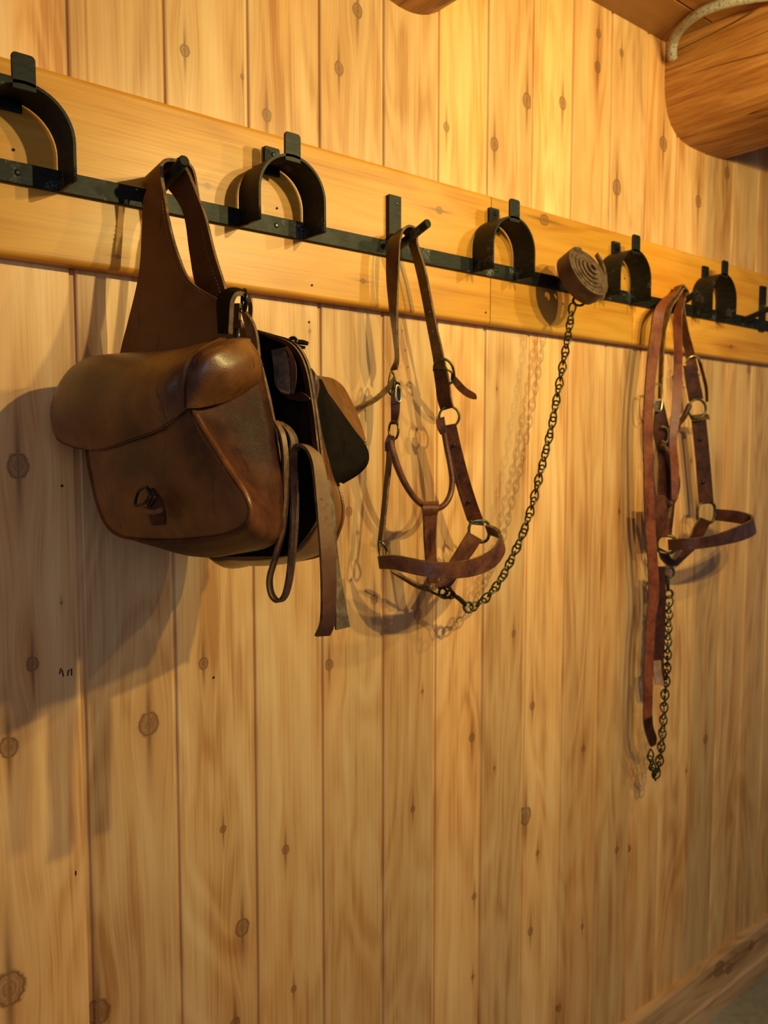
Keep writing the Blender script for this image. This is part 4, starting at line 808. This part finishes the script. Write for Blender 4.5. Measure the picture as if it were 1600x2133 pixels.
tube('throat_strap', VL([(1.6695,-0.0520,1.5511), (1.6493,-0.0520,1.5252), (1.6216,-0.0520,1.5016), (1.6085,-0.0520,1.4598), (1.6151,-0.0540,1.4129), (1.6230,-0.0560,1.3813), (1.6167,-0.0560,1.3532), (1.5968,-0.0560,1.3330), (1.5770,-0.0540,1.3461)]), .0062, HALD, h2, n=80, sides=10)
ribbon('cheek_strap', VL([(1.6932,-0.0450,1.5202), (1.7085,-0.0450,1.4602), (1.7250,-0.0450,1.3840), (1.7364,-0.0450,1.3288)]), VL([(1.7220,-0.0620,1.5226), (1.7381,-0.0620,1.4603), (1.7551,-0.0620,1.3838), (1.7667,-0.0620,1.3306)]), LD, h2, .0045, 40, 4)
for q in VL([(1.7143,-0.0575,1.4764), (1.7321,-0.0575,1.3799)]): disc('rivet', q, (-.4, -1, 0), .004, .002, BLACKM, h2, 12)
ring('square_ring', VL([(1.7436,-0.0580,1.3094)])[0], (-.35, -.9, 0), .024, .0034, BRASS, h2, square=1.2, up=(0, 0, 1))
ribbon('cheek_strap', VL([(1.5564,-0.0400,1.5567), (1.5522,-0.0400,1.4904), (1.5733,-0.0400,1.4287), (1.5734,-0.0400,1.3456), (1.5805,-0.0400,1.2720)]), VL([(1.5665,-0.0520,1.5566), (1.5919,-0.0520,1.4907), (1.6141,-0.0520,1.4233), (1.6199,-0.0520,1.3445), (1.6105,-0.0520,1.2657)]), LD, h2, .0045, 40, 4)
tube('buckle', VL([(1.5391,-0.0500,1.5908), (1.5326,-0.0500,1.5754), (1.5378,-0.0500,1.5405), (1.5565,-0.0520,1.5359), (1.5626,-0.0520,1.5615), (1.5578,-0.0520,1.5866)]), .0022, BRIGHT, h2, n=30, closed=True)
tube('ring', VL([(1.5590,-0.0560,1.5024), (1.5744,-0.0580,1.4975), (1.5807,-0.0580,1.4823), (1.5753,-0.0560,1.4679), (1.5636,-0.0540,1.4719)]), .0022, BRIGHT, h2, n=30)
tube('throat_strap', VL([(1.5575,-0.0580,1.4647), (1.5811,-0.0600,1.4443), (1.5979,-0.0600,1.4080), (1.6000,-0.0580,1.3559), (1.5907,-0.0560,1.3040)]), .0050, HALI, h2, n=40, sides=8)
ribbon('throat_keeper', VL([(1.5201,-0.0620,1.3567), (1.5290,-0.0600,1.3075), (1.5449,-0.0580,1.2653)]), VL([(1.5572,-0.0660,1.3556), (1.5776,-0.0640,1.3052), (1.5864,-0.0620,1.2681)]), LM, h2, .004, 20, 4)
n2T = VL([(1.5700,-0.0700,1.2605), (1.5723,-0.1000,1.2650), (1.5954,-0.1250,1.2675), (1.6559,-0.1400,1.2751), (1.7337,-0.1420,1.2862), (1.8092,-0.1320,1.2954), (1.8477,-0.1080,1.3029), (1.8315,-0.0850,1.3113), (1.7706,-0.0650,1.3174)])
n2B = VL([(1.5749,-0.0700,1.2373), (1.5736,-0.1000,1.2413), (1.5967,-0.1250,1.2440), (1.6575,-0.1400,1.2480), (1.7444,-0.1420,1.2525), (1.8250,-0.1320,1.2615), (1.8589,-0.1080,1.2732), (1.8334,-0.0850,1.2820), (1.7722,-0.0650,1.2907)])
ribbon('noseband', n2T, n2B, [HALD, EDGE, HALD], h2, .0055, 80, 5)
ring('square_ring', VL([(1.5794,-0.0600,1.2486)])[0], (-.75, -.65, 0), .019, .0036, BRASS, h2, square=1.0, up=(0, 0, 1))
ribbon('chin_strap', VL([(1.7172,-0.0580,1.2997), (1.6974,-0.0560,1.2789), (1.6858,-0.0540,1.2577), (1.6645,-0.0520,1.2352), (1.6281,-0.0500,1.2078)]), VL([(1.7492,-0.0660,1.2898), (1.7252,-0.0640,1.2625), (1.7011,-0.0600,1.2332), (1.6688,-0.0560,1.2136), (1.6332,-0.0520,1.1947)]), LD, h2, .005, 30, 4)
ribbon('chin_strap', VL([(1.5692,-0.0480,1.2420), (1.5777,-0.0480,1.2182), (1.5978,-0.0500,1.2019), (1.6177,-0.0520,1.1961)]), VL([(1.5943,-0.0560,1.2303), (1.6024,-0.0560,1.2191), (1.6181,-0.0560,1.2114), (1.6298,-0.0560,1.2083)]), LD, h2, .005, 24, 4)

l2 = root('chain_lead', (1.634, -.07, 1.80), 'reddish leather lead strap with a chain, doubled over the right peg and hanging lowest', 'lead')
sA = VL([(1.5085,-0.0600,0.8751), (1.5076,-0.0600,0.9800), (1.5103,-0.0600,1.0833), (1.5165,-0.0600,1.1444), (1.5120,-0.0600,1.2065), (1.4952,-0.0600,1.3092), (1.4874,-0.0600,1.4096), (1.4814,-0.0600,1.5087), (1.4862,-0.0600,1.5972), (1.4979,-0.0600,1.6860), (1.5162,-0.0600,1.7464)])
sB = VL([(1.5283,-0.0680,0.8836), (1.5277,-0.0680,0.9782), (1.5303,-0.0680,1.0819), (1.5420,-0.0680,1.1427), (1.5355,-0.0680,1.2053), (1.5182,-0.0680,1.3085), (1.5083,-0.0680,1.4095), (1.5021,-0.0680,1.5089), (1.5086,-0.0680,1.5979), (1.5256,-0.0680,1.6876), (1.5359,-0.0700,1.7423)])
sA += [Vector((1.616, -.034, 1.790)), Vector((1.632, -.033, 1.805)), Vector((1.648, -.036, 1.792))]+VL([(1.5803,-0.0620,1.7332), (1.5828,-0.0640,1.6528), (1.5804,-0.0640,1.5515), (1.5733,-0.0640,1.4699), (1.5833,-0.0630,1.4134), (1.5920,-0.0620,1.3460)])
sB += [Vector((1.616, -.050, 1.792)), Vector((1.632, -.051, 1.808)), Vector((1.648, -.052, 1.795))]+VL([(1.5835,-0.0800,1.7362), (1.5897,-0.0800,1.6519), (1.5927,-0.0780,1.5513), (1.5833,-0.0760,1.4698), (1.5970,-0.0740,1.4135), (1.6000,-0.0720,1.3461)])
ribbon('lead_strap', sA, sB, [REDL, EDGE, REDL], l2, .004, 170, 4)
ribbon('lead_strap_tip', VL([(1.5083,-0.0600,0.8804), (1.5149,-0.0600,0.8527), (1.5359,-0.0580,0.8177), (1.5437,-0.0580,0.8073)]), VL([(1.5282,-0.0680,0.8857), (1.5362,-0.0660,0.8581), (1.5536,-0.0640,0.8292), (1.5557,-0.0620,0.8121)]), [HALD, EDGE], l2, .004, 16, 3)
ribbon('lead_strap', VL([(1.5568,-0.0500,1.2014), (1.5616,-0.0500,1.1380), (1.5599,-0.0500,1.0538), (1.5589,-0.0500,0.9945), (1.5638,-0.0500,0.9681), (1.5725,-0.0500,0.9408)]), VL([(1.5775,-0.0580,1.2004), (1.5843,-0.0580,1.1365), (1.5864,-0.0580,1.0514), (1.5836,-0.0580,0.9920), (1.5887,-0.0580,0.9654), (1.5900,-0.0580,0.9372)]), [HALD, EDGE], l2, .004, 40, 4)
ribbon('strap_lining', VL([(1.5475,-0.0560,0.9976), (1.5486,-0.0560,0.9720), (1.5573,-0.0560,0.9428)]), VL([(1.5690,-0.0600,0.9959), (1.5740,-0.0600,0.9684), (1.5868,-0.0600,0.9361)]), [leather('pale_lining', (.30, .17, .14), (.22, .12, .09), (.38, .23, .19), .7, 40, spec=.2), EDGE], l2, .002, 12, 3)['label'] = 'pale pinkish leather end'
ring('ring', VL([(1.5918,-0.0600,1.1867)])[0], (-.6, -.8, 0), .0115, .0026, CHAINM, l2, up=(0, 0, 1))
tube('snap_hook', VL([(1.5864,-0.0600,1.1809), (1.5859,-0.0620,1.1633), (1.5886,-0.0620,1.1472)]), [.0045, .0042, .0034], CHAINM, l2, n=12)
ring('snap_ring', VL([(1.5908,-0.0620,1.1395)])[0], (-.6, -.8, 0), .0088, .0028, CHAINM, l2, up=(0, 0, 1))
chain(VL([(1.5932,-0.0620,1.1297), (1.5936,-0.0620,1.0830), (1.5929,-0.0620,1.0191), (1.5916,-0.0620,0.9658), (1.5866,-0.0620,0.9130), (1.5867,-0.0600,0.8585), (1.5817,-0.0600,0.8054), (1.5742,-0.0600,0.7638), (1.5671,-0.0580,0.7411), (1.5554,-0.0580,0.7528), (1.5451,-0.0580,0.7758), (1.5422,-0.0580,0.7980)]), 31, l2, first=None, size=(.0122, .0080), r=.0019, seed=3)
tube('chain_end_hook', VL([(1.5606,-0.0560,0.7487), (1.5611,-0.0560,0.7377), (1.5691,-0.0560,0.7247)]), .0022, CHAINM, l2, n=10)
